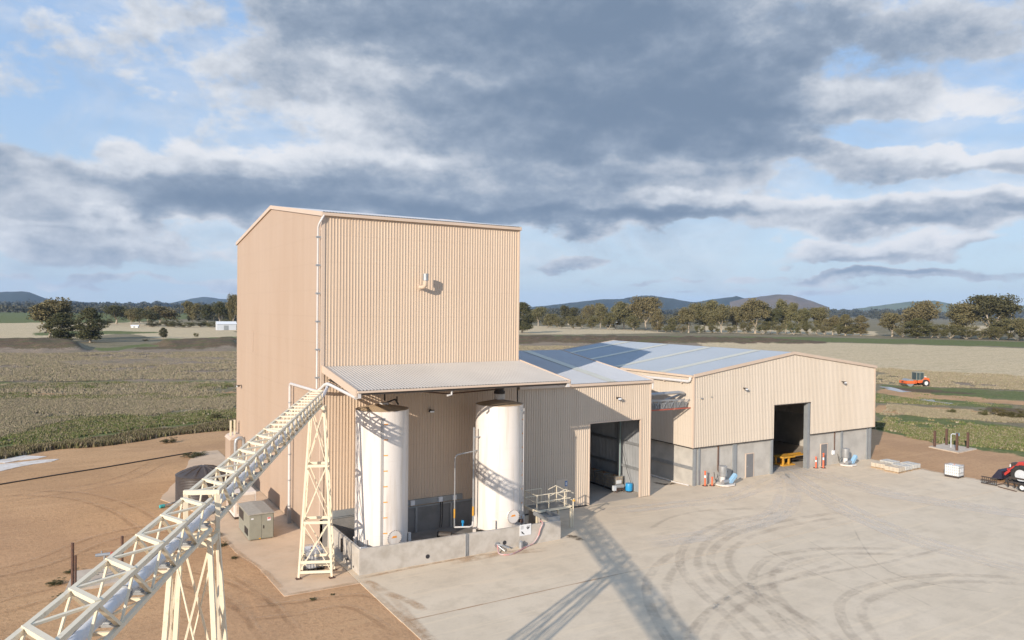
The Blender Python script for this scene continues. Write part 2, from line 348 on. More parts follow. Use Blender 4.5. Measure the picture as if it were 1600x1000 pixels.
# ------------------------------------------------------------------ ground
def ipoly(L): return [tuple(p) if len(p) == 3 else (G(*p).x, G(*p).y, 0) for p in L]
WR = 0.0
Z = {
 'dirt': ([[(-260,760),(-60,722),(0,712),(60,704),(150,692),(250,681),(300,672),(345,666),(372,664),(6,60,0),(8,-80,0),(-90,-80,0)],
           [(1345,668),(1369,672),(1440,686),(1500,696),(1600,711),(1760,736),(95,-70,0),(50,-70,0),(50,29,0)],
           [(1366,630),(1430,634),(1500,640),(1600,650),(1700,658),(1700,664),(1600,658),(1480,651),(1366,642)],
           [(1366,608),(1470,618),(1600,627),(1700,632),(1700,636),(1600,632),(1450,626),(1366,614)],
           [(0,612),(190,614),(370,612),(370,615),(190,618),(0,617)]], 1.0),
 'green': ([[(68,903),(104,898),(112,934),(84,938)],[(318,826),(340,824),(374,862),(350,870)],[(-100,704),(0,684),(60,655),(150,644),(260,650),(372,642),(372,660),(260,668),(150,682),(0,703)],
            [(-100,597),(370,594),(370,598),(-100,601)], [(-100,619),(370,617),(370,620),(-100,622)],
            [(-200,489),(340,486),(372,494),(190,504),(-200,505)], [(150,544),(200,540),(236,535),(240,540),(196,547),(150,549)],
            [(50,520),(130,517),(250,518),(250,521),(50,524)], [(250,529),(372,525),(372,528),(250,532)],
            [(1366,600),(1500,606),(1600,612),(1750,622),(1750,630),(1500,622),(1366,612)],
            [(1366,640),(1450,650),(1600,668),(1760,690),(1760,738),(1600,713),(1500,698),(1440,688),(1366,672)],
            [(1366,614),(1470,624),(1600,634),(1600,642),(1470,634),(1366,628)],
            [(870,524),(1260,527),(1480,531),(1800,540),(1800,549),(1480,539),(1260,533),(1100,530),(870,528)],
            [(1180,512),(1250,513),(1250,516),(1180,515)], [(800,546),(900,548),(900,552),(800,552)], [(280,706),(340,698),(357,700),(340,712),(290,716)]], 1.0),
 'brown': ([[(-160,738),(0,705),(60,697),(150,684),(250,673),(340,658),(372,650),(372,664),(300,674),(200,688),(60,706),(0,714),(-160,750)],
            [(-160,533),(95,534),(125,540),(135,549),(-160,550)], [(225,544),(250,534),(375,529),(375,545),(240,547)],
            [(790,528),(1120,529),(1290,533),(1290,537),(1100,538),(790,537)],
            [(1366,604),(1450,608),(1560,618),(1450,616),(1366,609)], [(1560,636),(1700,646),(1700,656),(1540,648)]], 1.0),
 'pale': ([[(-200,505),(190,504),(372,512),(372,526),(260,529),(190,520),(100,530),(-200,531)],
           [(1090,536),(1260,534),(1480,540),(1800,550),(1800,604),(1600,596),(1430,584),(1366,578),(1100,560)],
           [(790,508),(960,513),(1060,520),(960,521),(790,523)], [(1090,508),(1370,518),(1370,525),(1090,520)], [(1480,508),(1800,512),(1800,524),(1480,520)],
           [(150,500),(372,508),(372,510),(150,502)]], 1.0),
 'pink': ([[(-160,549),(372,545),(372,592),(-160,596)], [(790,537),(1100,538),(1120,552),(1000,553),(790,548)], [(1440,586),(1700,602),(1700,612),(1450,600)]], 1.0),
}
def pip(px, py, poly):
    ins = np.zeros(px.shape, bool); n = len(poly)
    for i in range(n):
        x0,y0 = poly[i][:2]; x1,y1 = poly[(i+1)%n][:2]
        if y0 == y1: continue
        c = ((y0 > py) != (y1 > py)); xi = (x1-x0)*(py-y0)/(y1-y0)+x0; ins ^= (c & (px < xi))
    return ins
def vnoise(x, y, seed=0):
    xi = np.floor(x).astype(np.int64); yi = np.floor(y).astype(np.int64); fx = x-xi; fy = y-yi
    def h(a, b):
        n = (a*374761393+b*668265263+seed*1442695041) & 0x7fffffff; n = ((n ^ (n >> 13))*1274126177) & 0x7fffffff
        return ((n ^ (n >> 16)) & 0xffff)/65535.
    fx = fx*fx*(3-2*fx); fy = fy*fy*(3-2*fy)
    return (h(xi,yi)*(1-fx)+h(xi+1,yi)*fx)*(1-fy)+(h(xi,yi+1)*(1-fx)+h(xi+1,yi+1)*fx)*fy
def make_ground():
    th = list(np.arange(YAW-R(42), YAW+R(42), R(.15))); a = th[-1]
    while a < YAW-R(42)+2*math.pi-R(3.2): a += R(3); th.append(a)
    th = np.array(th); rr = [9.0]
    while rr[-1] < 14000: rr.append(rr[-1]*1.0145)
    rr = np.array(rr); NR, NTh = len(rr), len(th)
    RR, TT = np.meshgrid(rr, th, indexing='ij')
    x = CAM.x+RR*np.sin(TT); y = CAM.y+RR*np.cos(TT)
    wsx = (vnoise(x/9,y/9,1)-.5)*5+(vnoise(x/2.3,y/2.3,2)-.5)*1.6; wsy = (vnoise(x/9,y/9,3)-.5)*5+(vnoise(x/2.3,y/2.3,4)-.5)*1.6
    far = np.clip((RR-55)/120, .25, 1.6)
    W = {}
    for k, (polys, _) in Z.items():
        m = np.zeros(x.shape)
        for P in polys: m = np.maximum(m, pip(x+wsx*far, y+wsy*far, ipoly(P)).astype(float))
        for _i in range(2):
            m = (np.roll(m,1,0)+m+np.roll(m,-1,0)+np.roll(m,1,1)+np.roll(m,-1,1))/5
        W[k] = m
    # banks of earth, and gentle unevenness away from the yard
    bank = np.zeros(x.shape)
    for P, h in (([(-160,536),(100,536),(135,544),(120,549),(-160,549)],2.4),([(240,545),(256,536),(375,532),(375,544)],2.0),([(790,530),(1120,531),(1290,535),(1100,537),(790,536)],2.2)):
        m = pip(x+wsx, y+wsy, ipoly(P)).astype(float)
        for _i in range(5): m = (np.roll(m,1,0)+m+np.roll(m,-1,0)+np.roll(m,1,1)+np.roll(m,-1,1))/5
        bank = np.maximum(bank, m*h)
    away = np.clip((RR-90)/60, 0, 1)*np.clip((4000-RR)/2000,0,1)
    z = -.04+bank*(.7+.6*vnoise(x/4,y/4,9))+away*((vnoise(x/30,y/30,5)-.5)*.5+(vnoise(x/4,y/4,6)-.5)*.18)
    near = np.clip((70-RR)/30,0,1)*((x<-5.5)|(x>60))
    z += near*(vnoise(x/2.5,y/2.5,7)-.6)*.05
    V = np.stack([x,y,z],-1).reshape(-1,3); V = np.vstack([V, [[CAM.x,CAM.y,-.04]]])
    i = np.arange(NR-1)[:,None]; j = np.arange(NTh)[None,:]; j2 = (j+1)%NTh
    q = np.stack([i*NTh+j, i*NTh+j2, (i+1)*NTh+j2, (i+1)*NTh+j],-1).reshape(-1,4)[:, ::-1]
    c = NR*NTh; tri = [(c, int(jj+1)%NTh, int(jj)) for jj in range(NTh)]
    me = bpy.data.meshes.new('ground'); nq = len(q); nt = len(tri)
    me.vertices.add(len(V)); me.vertices.foreach_set('co', V.ravel())
    loops = np.concatenate([q.ravel(), np.array(tri).ravel()]); me.loops.add(len(loops)); me.loops.foreach_set('vertex_index', loops.astype(np.int32))
    me.polygons.add(nq+nt); st = np.concatenate([np.arange(nq)*4, nq*4+np.arange(nt)*3]); me.polygons.foreach_set('loop_start', st.astype(np.int32))
    me.update(calc_edges=True); me.polygons.foreach_set('use_smooth', [True]*(nq+nt))
    for nm, ks in (('za',('dirt','green','brown')),('zb',('pale','pink',None))):
        at = me.color_attributes.new(nm, 'FLOAT_COLOR', 'POINT'); A = np.zeros((len(V),4)); A[:,3] = 1
        for ci, k in enumerate(ks):
            if k: A[:-1,ci] = W[k].ravel()
            if k == 'dirt': A[-1,ci] = 1
        at.data.foreach_set('color', A.ravel().astype(np.float32))
    o = bpy.data.objects.new('ground', me); col.objects.link(o); o['kind'] = 'structure'
    m = bpy.data.materials.new('paddock_ground'); m.use_nodes = True; t = NT(m.node_tree); b = m.node_tree.nodes['Principled BSDF']
    b.inputs['Roughness'].default_value = .95; b.inputs['Specular IOR Level'].default_value = .1
    g = t.n('ShaderNodeNewGeometry').outputs['Position']
    A1 = t.n('ShaderNodeVertexColor'); A1.layer_name = 'za'; A2 = t.n('ShaderNodeVertexColor'); A2.layer_name = 'zb'
    s1 = t.n('ShaderNodeSeparateColor'); t.put(s1.inputs[0], A1.outputs[0]); s2 = t.n('ShaderNodeSeparateColor'); t.put(s2.inputs[0], A2.outputs[0])
    nA = t.noise(g, .9, 6, .65); nB = t.noise(g, .12, 6, .6); nC = t.noise(g, 4.0, 5, .7); nD = t.noise(g, .025, 5, .6); nE = t.noise(g, .45, 9, .72)
    mp = t.n('ShaderNodeMapping'); t.put(mp.inputs[0], g); mp.inputs['Rotation'].default_value = (0,0,YAW); mp.inputs['Scale'].default_value = (.12,1,1)
    nS = t.noise(mp.outputs[0], .35, 6, .65, .8)
    def w_(s, n, k=.9): s = t.m('ADD', s, t.m('MULTIPLY', t.m('SUBTRACT', nE, .5), .9)); return t.ss(t.m('ADD', s, t.m('MULTIPLY', t.m('SUBTRACT', n, .5), k)), .32, .68)
    c = t.mix(t.ss(nA,.35,.65), (.26,.215,.14), (.185,.16,.098))
    c = t.mix(t.ss(nS,.50,.66,0,.7), c, (.105,.125,.050))
    c = t.mix(t.ss(nD,.42,.62,0,.6), c, (.30,.25,.17))
    pink = t.mix(t.ss(nA,.36,.66), (.31,.245,.185), (.245,.19,.14)); c = t.mix(w_(s2.outputs[1], nA, 1.0), c, t.mix(t.ss(nB,.5,.72,0,.6), pink, (.16,.145,.09)))
    pale = t.mix(t.ss(nA,.35,.7), (.70,.56,.365), (.52,.41,.26)); c = t.mix(w_(s2.outputs[0], nB, .9), c, t.mix(t.ss(nS,.5,.7,0,.55), t.mix(t.ss(nE,.48,.66,0,.5), pale, (.40,.34,.19)), (.40,.33,.19)))
    gr = t.mix(t.ss(nA,.35,.65), (.115,.150,.050), (.18,.19,.075)); gr = t.mix(t.ss(nC,.5,.7,0,.35), gr, (.08,.085,.04))
    gw = t.m('MULTIPLY', w_(s1.outputs[1], nA, 1.1), t.ss(nB,.22,.45,.35,1))
    c = t.mix(gw, c, gr)
    br = t.mix(t.ss(nC,.35,.68), (.155,.100,.066), (.085,.066,.044)); br = t.mix(t.ss(nE,.46,.62,0,.8), br, (.20,.135,.085)); br = t.mix(t.ss(nS,.47,.60,0,.75), br, (.105,.115,.05)); c = t.mix(w_(s1.outputs[2], nA, 1.1), c, br)
    veg = t.mix(t.ss(nC,.42,.68,0,.55), c, t.mix(.72, c, (.03,.03,.02))); fz = t.noise(g, 1.7, 7, .75); c = t.mix(t.ss(fz,.52,.70,0,.40), veg, (.42,.34,.23))
    # bare orange earth of the yard surround with fine stones, wheel streaks and weeds
    di = t.mix(t.ss(nB,.40,.60), (.56,.345,.185), (.46,.28,.15)); di = t.mix(t.ss(nC,.45,.72,0,.75), di, (.34,.20,.10))
    fine = t.noise(g, 9, 5, .8); di = t.mix(t.ss(fine,.52,.68,0,.6), di, (.27,.15,.075)); di = t.mix(t.ss(t.noise(g, 5, 6, .8),.56,.68,0,.5), di, (.66,.46,.28))
    mp2 = t.n('ShaderNodeMapping'); t.put(mp2.inputs[0], g); mp2.inputs['Rotation'].default_value = (0,0,R(-62)); mp2.inputs['Scale'].default_value = (.09,1.2,1)
    di = t.mix(t.ss(t.noise(mp2.outputs[0], 1.3, 6, .6, .9),.48,.70,0,.5), di, (.60,.385,.21))
    di = t.mix(t.ss(t.noise(mp2.outputs[0], 2.6, 6, .7, .5),.56,.72,0,.4), di, (.36,.21,.105))
    di = t.mix(t.ss(t.noise(g, .45, 6, .7),.66,.74,0,.6), di, (.15,.125,.065))
    di = t.mix(t.ss(nD,.40,.62,0,.5), di, t.mix(.5, di, (.44,.27,.18))); di = t.mix(t.ss(t.noise(g, 2.2, 8, .78),.60,.72,0,.65), di, (.25,.15,.085))
    c = t.mix(w_(s1.outputs[0], nA, .55), c, di)
    t.put(b.inputs['Base Color'], c)
    bn = t.n('ShaderNodeBump'); bn.inputs['Strength'].default_value = .7; bn.inputs['Distance'].default_value = .10
    t.put(bn.inputs['Height'], t.m('ADD', t.m('MULTIPLY', nC, .6), t.m('MULTIPLY', fine, .25))); t.put(b.inputs['Normal'], bn.outputs[0])
    me.materials.append(m)
    return x, y, RR, W
GX, GY, GR, GW = make_ground()

# concrete yard and apron
def concmat(name, base, base2, dusty, joints=True):
    m = bpy.data.materials.new(name); m.use_nodes = True; t = NT(m.node_tree); b = m.node_tree.nodes['Principled BSDF']
    b.inputs['Roughness'].default_value = .9; b.inputs['Specular IOR Level'].default_value = .2
    g = t.n('ShaderNodeNewGeometry').outputs['Position']
    n1 = t.noise(g, .13, 7, .62, .3); n2 = t.noise(g, .7, 6, .68); n3 = t.noise(g, 6, 5, .7); n4 = t.noise(g, 30, 3, .7)
    c = t.mix(t.ss(n1,.34,.66), base, base2); c = t.mix(t.ss(n2,.42,.72,0,.7), c, tuple(x*.84 for x in base2)); c = t.mix(t.ss(n3,.5,.8,0,.5), c, tuple(x*.78 for x in base2))
    mp = t.n('ShaderNodeMapping'); t.put(mp.inputs[0], g); mp.inputs['Rotation'].default_value = (0,0,R(38)); mp.inputs['Scale'].default_value = (.16,1.5,1)
    c = t.mix(t.ss(t.noise(mp.outputs[0], .8, 7, .62, 1.2),.50,.70,0,.65), c, dusty)
    mp3 = t.n('ShaderNodeMapping'); t.put(mp3.inputs[0], g); mp3.inputs['Rotation'].default_value = (0,0,R(-8)); mp3.inputs['Scale'].default_value = (.12,1.3,1)
    c = t.mix(t.ss(t.noise(mp3.outputs[0], .9, 7, .65, .9),.54,.72,0,.55), c, tuple(x*.80 for x in base))
    c = t.mix(t.ss(n4,.55,.8,0,.35), c, tuple(x*.62 for x in base)); c = t.mix(t.ss(t.noise(g,.55,5,.7),.66,.75,0,.45), c, (.40,.25,.14))
    t.put(b.inputs['Base Color'], c)
    bn = t.n('ShaderNodeBump'); bn.inputs['Strength'].default_value = .25; bn.inputs['Distance'].default_value = .01
    t.put(bn.inputs['Height'], n3); t.put(b.inputs['Normal'], bn.outputs[0]); return m
M['yard'] = concmat('yard_concrete', (.70,.585,.445), (.64,.525,.39), (.74,.60,.44))
M['yard2'] = concmat('front_yard_concrete', (.69,.58,.445), (.63,.525,.395), (.73,.60,.44))
M['apron'] = concmat('apron_concrete', (.66,.50,.355), (.59,.435,.30), (.62,.44,.30))
def wav(p, q, n, amp, seed):
    r = random.Random(seed); p = Vector(p); q = Vector(q); d = (q-p).normalized(); s = Vector((-d.y, d.x)); out = []
    for i in range(n): out.append(p.lerp(q, i/n)+(s*r.uniform(-amp,amp) if i else Vector((0,0))))
    return [(a.x, a.y) for a in out]
yp = wav((57.75,-12.85),(57.7,.95),16,.12,1)+[(57.7,.95),(57.7,28.5),(.12,28.5),(.12,-12.85)]
MB().prism(yp, -.15, 0).build('concrete_yard', M['yard'], kind='structure')
MB().prism([(.16,-70),(58,-70)]+wav((58,-70),(57.8,-12.88),40,.14,2)+[(57.8,-12.88),(.14,-12.88)], -.15, -.004).build('front_concrete_yard', M['yard2'], kind='structure')
ap = [(.09,-7.0)]+[(.09,36.5)]+wav((-2.2,36.5),(-5.2,24),8,.25,3)+wav((-5.2,24),(-7.3,17.5),5,.2,4)+wav((-7.3,17.5),(-5.05,11),5,.1,5)+wav((-5.05,11),(-5.03,7),4,.05,6)+wav((-5.03,7),(-4.75,1.7),4,.05,7)+wav((-4.75,1.7),(-3.9,-3),4,.03,8)+[(-3.92,-6.85)]
MB().prism(ap, -.15, -.006).build('concrete_apron', M['apron'], kind='structure')
mb = MB()      # earth washed into the joint of the yard
for i in range(9):
    x0 = .2+i*1.45; x1 = x0+1.45; wv_ = .03+.05*rnd.random(); mb.add([(x0,-12.865-wv_,.002),(x1,-12.865-wv_*.8,.002),(x1,-12.865+wv_,.002),(x0,-12.865+wv_*.7,.002)],[(0,1,2,3)])
mb.build('joint_dirt', mat('joint_dirt', (.42,.28,.18), .95), kind='structure')

# tyre marks, dust streaks and damp patches lying on the concrete
def markmat(name, c, a, ns):
    m = bpy.data.materials.new(name); m.use_nodes = True; t = NT(m.node_tree); b = m.node_tree.nodes['Principled BSDF']
    b.inputs['Base Color'].default_value = (*c,1); b.inputs['Roughness'].default_value = .9; b.inputs['Specular IOR Level'].default_value = .1
    g = t.n('ShaderNodeNewGeometry').outputs['Position']; uv = t.n('ShaderNodeAttribute'); uv.attribute_name = 'edge'
    f = t.m('MULTIPLY', t.ss(t.noise(g, ns, 6, .7),.30,.62,0,a), uv.outputs['Fac'])
    t.put(b.inputs['Alpha'], f); return m
M['tyre'] = markmat('tyre_smear', (.38,.32,.265), .17, .7); M['dustm'] = markmat('pale_dust', (.78,.71,.62), .45, .25)
M['damp'] = markmat('damp_stain', (.13,.10,.07), .95, 2.5); M['rustst'] = markmat('red_earth_smear', (.55,.38,.24), .55, .8)
def ribbon(name, lines, m, z, **tags):
    vs = []; fs = []; ed = []
    for pts, wd in lines:
        P = [Vector((p[0],p[1])) for p in pts]
        Q = []                               # Catmull-Rom through the points
        for i in range(len(P)-1):
            a = P[max(i-1,0)]; b_ = P[i]; c_ = P[i+1]; d_ = P[min(i+2,len(P)-1)]
            for k in range(8):
                t_ = k/8; Q.append(.5*((2*b_)+(c_-a)*t_+(2*a-5*b_+4*c_-d_)*t_*t_+(3*b_-a-3*c_+d_)*t_**3))
        Q.append(P[-1]); o = len(vs); n = len(Q)
        for i, p in enumerate(Q):
            d = (Q[min(i+1,n-1)]-Q[max(i-1,0)]).normalized(); s = Vector((-d.y,d.x)); w_ = wd*(.85+.3*rnd.random()); e = min(1, i/4, (n-1-i)/4)
            for k, kk in ((-1,0),(-.5,1),(.5,1),(1,0)): vs.append((p.x+s.x*w_*k, p.y+s.y*w_*k, z)); ed.append(kk*e)
        for i in range(n-1):
            for k in range(3): fs.append((o+i*4+k, o+(i+1)*4+k, o+(i+1)*4+k+1, o+i*4+k+1))
        z += .0001
    me = bpy.data.meshes.new(name); me.from_pydata(vs, [], fs); me.update(); at = me.attributes.new('edge','FLOAT','POINT'); at.data.foreach_set('value', ed)
    me.materials.append(m); o = bpy.data.objects.new(name, me); col.objects.link(o)
    for k, v in tags.items(): o[k] = v
    return o
def gp(*L): return [(G(*q).x, G(*q).y) for q in L]
def off(pts, d):
    P = [Vector(p) for p in pts]; out = []
    for i, p in enumerate(P):
        t_ = (P[min(i+1,len(P)-1)]-P[max(i-1,0)]).normalized(); out.append((p.x-t_.y*d, p.y+t_.x*d))
    return out
A1 = gp((1240,800),(1150,812),(1090,838),(1066,872),(1080,905),(1110,935),(1150,970),(1190,1010))
A2 = gp((1330,800),(1240,812),(1160,832),(1118,860),(1120,890),(1150,920),(1200,950),(1260,985),(1300,1020))
A3 = gp((1060,862),(1030,885),(1015,915),(1022,950),(1040,985),(1060,1015)); A4 = gp((1420,860),(1300,858),(1220,868),(1185,890),(1182,920),(1210,955),(1250,1000))
A5 = gp((1200,795),(1110,797),(1050,808),(1010,830)); A6 = gp((1600,905),(1480,900),(1380,912),(1320,940),(1330,985),(1380,1030))
A7 = gp((1060,1010),(1100,960),(1160,925),(1260,900),(1380,880),(1500,850)); A8 = gp((1300,870),(1190,905),(1110,960),(1080,1010))
lines = []
for A in (A1,A2,A3,A4,A6,A8):
    for d in (-.30,-.02,.9): lines.append((off(A,d),.17 if d < .5 else .3))
for A in (A5,A7):
    for d in (-.0,): lines.append((off(A,d),.2))
for k in range(3):
    a = rnd.uniform(1150,1550); lines.append((gp((a,rnd.uniform(800,850)),(a+rnd.uniform(60,120),rnd.uniform(880,910)),(a+rnd.uniform(200,300),rnd.uniform(930,960))),.07))
ribbon('tyre_marks', lines, M['tyre'], .004, kind='structure')
D1 = gp((1222,728),(1290,745),(1380,770),(1500,790),(1650,812)); D2 = gp((1215,735),(1230,760),(1215,800),(1130,830),(1000,850)); D3 = gp((1218,730),(1260,760),(1330,800),(1450,850),(1640,900)); D4 = gp((1225,740),(1150,775),(1040,790),(940,800))
lines = []
for A, ws_ in ((D1,(-.9,-.3,.5,1.1)),(D2,(-.6,.2,.8)),(D3,(-.8,0,.9)),(D4,(-.6,.5))):
    for d in ws_: lines.append((off(A,d), .42))
ribbon('dust_streaks', lines, M['dustm'], .0075, kind='structure')
ribbon('damp_stain', [(gp((884,838),(897,839),(908,845)),.35),(gp((1020,753),(1040,757),(1056,754)),.3)], M['damp'], .010, kind='structure')
ribbon('earth_smears', [(gp((565,905),(585,915),(600,925)),.35),(gp((600,925),(640,940),(665,955)),.3),
    (gp((700,880),(780,866),(860,858)),.5)], M['rustst'], .013, kind='structure')

M['rut'] = markmat('wheel_rut', (.30,.18,.10), .26, .9); M['rutl'] = markmat('pale_rut', (.66,.47,.30), .32, .7)
ln = []; ll = []
for A in (gp((-60,905),(60,880),(160,842),(240,826),(330,832)),gp((-40,960),(90,925),(190,900),(300,905),(420,960)),gp((20,770),(120,775),(200,800),(260,850)),gp((250,720),(200,745),(110,765),(-40,785)),gp((330,900),(390,940),(440,1000)),gp((380,960),(470,950),(560,940),(640,985))):
    for d in (-.8,.8): ln.append((off(A,d),.16)); ll.append((off(A,d+.3),.13))
ribbon('wheel_ruts', ln, M['rut'], -.020, kind='structure'); ribbon('pale_ruts', ll, M['rutl'], -.026, kind='structure')
ribbon('soil_spill', [([(.15,-69),(.3,-50),(.2,-30),(.35,-18),(.2,-7)],.28),([(.5,-45),(.4,-20),(.9,-9)],.3),([(-3.85,-6.8),(-2,-6.85),(.1,-6.9)],.2),([(-3.85,-6.8),(-4.0,-3),(-4.7,1.7),(-5,7),(-5.1,11)],.25),([(57.5,-60),(57.6,-20),(57.5,-5),(57.6,1)],.3),([(.2,-6.4),(1.5,-6.3),(4,-6.15),(9,-6.1)],.18)], M['rustst'], .016, kind='structure')

# ------------------------------------------------------------------ tall processing building
W_,D_,E_,RG = 14.32, 26.42, 20.94, 22.76; RY = D_/2
tb = thing('processing_building', 'tall cream ribbed metal building, the highest one in the picture', 'building', (0,0,0))
mb = MB()
mb.ruled((.16,-.0,1.76),(13.75,0,1.76),(.16,0,E_-.05),(13.75,0,E_-.05),(0,-1,0),.2,.027)
mb.ruled((13.75,0,.03),(W_,0,.03),(13.75,0,E_-.05),(W_,0,E_-.05),(0,-1,0),.19,.035)
fwall = mb.build('front_wall', M['clad'], tb)
mb = MB(); gy = RY
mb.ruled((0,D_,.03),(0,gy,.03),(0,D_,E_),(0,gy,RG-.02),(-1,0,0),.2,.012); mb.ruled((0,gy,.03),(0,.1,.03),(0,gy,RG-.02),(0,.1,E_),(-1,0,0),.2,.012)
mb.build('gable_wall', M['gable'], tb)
mb = MB(); mb.ruled((W_,0,.03),(W_,gy,.03),(W_,0,E_),(W_,gy,RG-.02),(1,0,0),.2,.03); mb.ruled((W_,gy,.03),(W_,D_,.03),(W_,gy,RG-.02),(W_,D_,E_),(1,0,0),.2,.03)
mb.ruled((W_,D_,.03),(0,D_,.03),(W_,D_,E_),(0,D_,E_),(0,1,0),.2,.03); mb.build('rear_wall', M['clad'], tb)
mb = MB(); nr = Vector((0,-(RG-E_),RY)).normalized(); nr2 = Vector((0,(RG-E_),RY)).normalized()
mb.ruled((-.1,-.12,E_+.02),(W_+.1,-.12,E_+.02),(-.1,RY,RG+.05),(W_+.1,RY,RG+.05),nr,.2,.03); mb.ruled((W_+.1,D_+.12,E_+.02),(-.1,D_+.12,E_+.02),(W_+.1,RY,RG+.05),(-.1,RY,RG+.05),nr2,.2,.03)
mb.build('roof', M['roofz'], tb)
mb = MB()
mb.box(-.06,.15,-.065,.095,1.76,E_-.02); mb.box(W_-.02,W_+.07,-.07,.02,10.9,E_-.06)
for x in (-.12, W_+.03):
    for (ya, yb, za, zb) in ((-.16,RY,E_-.1,RG-.02),(D_+.16,RY,E_-.1,RG-.02)):
        mb.ext([(x,ya,za-.16),(x,yb,zb-.16),(x,yb,zb+.12),(x,ya,za+.12)],(0,0,0),(.1,0,0))
mb.build('barge_flashing', M['trim'], tb)
MB().box(-.1,W_+.14,-.20,-.045,E_-.22,E_-.02).build('gutter', M['trim'], tb, bevel=.02)
mb = MB(); mb.tube([(.05,-.16,E_-.2),(-.1,-.2,E_-.45),(-.24,-.1,E_-.75),(-.24,.12,E_-1.0),(-.24,.14,9.95)],.065,10)
dp = mb.build('downpipe', M['pipew'], tb, smooth=True)
mb = MB()
for i in range(6): mb.box(-.345,-.01,.03,.25,E_-1.6-i*1.75,E_-1.5-i*1.75)
mb.build('bracket', M['galv'], dp)
# branch pipes at the corner
mb = MB(); mb.tube([(-.3,6.3,.12),(-.3,6.3,9.5),(-.3,6.22,9.66),(-.3,6.05,9.72),(-.3,.25,9.80),(-.3,-.25,9.82),(-.22,-.75,10.05),(-.12,-1.05,10.28),(-.05,-1.4,10.38),(.02,-1.9,10.34),(.12,-6.1,10.02)],.10,12)
lp = mb.build('overhead_drain_pipe', M['pipew'], tb, smooth=True)
mb = MB()
for z_ in (1.2,3.0,4.8,6.6,8.4): mb.tube([(-.3,6.3,z_-.04),(-.3,6.3,z_+.04)],.125,12)
mb.box(-.42,-.18,6.2,6.4,0,.9)
mb.build('pipe_collar', M['galv'], lp)
# vent with its cap
mb = MB(); mb.tube([(6.61,.0,16.43),(6.64,-.4,16.43),(6.68,-.6,16.47),(6.70,-.72,16.6),(6.70,-.74,16.85),(6.70,-.74,17.0)],.13,14); vp_ = mb.build('vent_pipe', M['trim'], tb, smooth=True)
MB().lathe((6.70,-.74,16.86),[(.0,0),(.19,0),(.19,.46),(.0,.48)],20).build('vent_cap', M['galv'], vp_, smooth=True)
MB().disc((6.61,-.01,16.43),(0,-1,0),.2,.05).build('vent_flange', M['trim'], vp_)
# plinth, rail and sockets behind the tanks
MB().box(.16,13.75,-.03,.06,0,1.77).build('plinth', M['plinth'], tb)
mb = MB(); mb.box(.75,2.4,-.16,-.04,1.82,2.22); mb.box(4.1,9.9,-.16,-.04,1.9,2.25); mb.box(.5,13.7,-.09,-.03,1.70,1.80); rail = mb.build('wall_rail', M['col'], tb)
mb = MB()
for x in (4.4,6.0,8.05,9.1): mb.box(x,x+.28,-.27,-.16,1.92,2.24)
mb.build('socket_box', M['lampw'], rail)
mb = MB()
for x in (4.9,6.4,9.0): mb.box(x,x+.13,-.12,-.03,0,1.70)
mb.build('plinth_stud', M['galv'], tb)
mb = MB()
for k, x in enumerate((8.2,8.35)): mb.tube([(x,-.18,1.95),(x+.02,-.2,1.4),(x-.05,-.28,.7),(x-.25,-.6,.3)],.025,6)
mb.build('cable', M['black'], tb)
def flood(parent, p, n=(0,-1,0), s=1.0):
    p = Vector(p); n = Vector(n); sx = Vector((-n.y, n.x, 0)); mb = MB(); mb.bar(p, p+n*.35*s, .06*s); mb.bar(p+n*.3*s-sx*.17*s-Vector((0,0,.05)), p+n*.3*s+sx*.17*s-Vector((0,0,.05)), .2*s, .13*s)
    h = mb.build('wall_light', M['dark'], parent); MB().bar(p+n*.41*s-sx*.15*s-Vector((0,0,.09)), p+n*.41*s+sx*.15*s-Vector((0,0,.09)), .03, .12*s).build('lens', M['lampw'], h)
flood(tb, (7.4,-.03,8.2)); flood(tb, (-.02,24.0,7.95), (-1,0,0))
MB().box(-.05,-.015,19.55,19.65,11.2,13.0).build('panel_joint', M['trim'], tb)
# canopy over the tanks
AW = 11.34; AO = 10.42; AY = -6.25
can = MB(); n_ = Vector((0,-(AW-AO),6.25)).normalized()
can.ruled((.12,AY,AO),(14.5,AY,AO),(.12,-.04,AW-.02),(14.42,-.04,AW-.02),n_,.2,.03); canopy = can.build('canopy_roof', M['awnroof'], tb)
mb = MB()
for x in (.02, 14.46): mb.ext([(x,AY-.06,AO-.34),(x,-.04,AW-.38),(x,-.04,AW+.07),(x,AY-.06,AO+.07)],(0,0,0),(.1,0,0))
mb.build('canopy_fascia', M['trim'], canopy)
MB().box(.12,14.46,AY-.14,AY-.02,AO-.13,AO-.01).build('canopy_edge_trim', M['trim'], canopy, bevel=.015)
MB().box(.3,14.3,AY-.02,AY+.1,AO-.26,AO-.12).build('canopy_gutter', M['dark'], canopy)
mb = MB()
for x in (.45, 4.9, 9.5, 14.0):
    mb.bar((x,-.1,AW-.16),(x,AY+.25,AO-.16),.1,.1); mb.bar((x,-.1,AW-.85),(x,AY+.5,AO-.3),.08,.08)
    for k in range(7):
        y0 = -.15-k*.8; y1 = y0-.4; y2 = y0-.8; f = lambda y: AW-.16+(AW-AO)/6.25*y; g_ = lambda y: AW-.85+(.85-.3-.0)*(-y)/6.0*1.0*.0+(AW-.85-(AO-.3))/5.75*y
        mb.bar((x,y0,f(y0)),(x,y1,g_(y1)),.045); mb.bar((x,y1,g_(y1)),(x,y2,f(y2)),.045)
for k in range(5):
    y = -.6-k*1.3; mb.box(.2,14.4,y-.05,y+.05,AW-.12+(AW-AO)/6.25*y-.06,AW-.12+(AW-AO)/6.25*y+.05)
mb.build('canopy_truss', M['dark'], canopy)
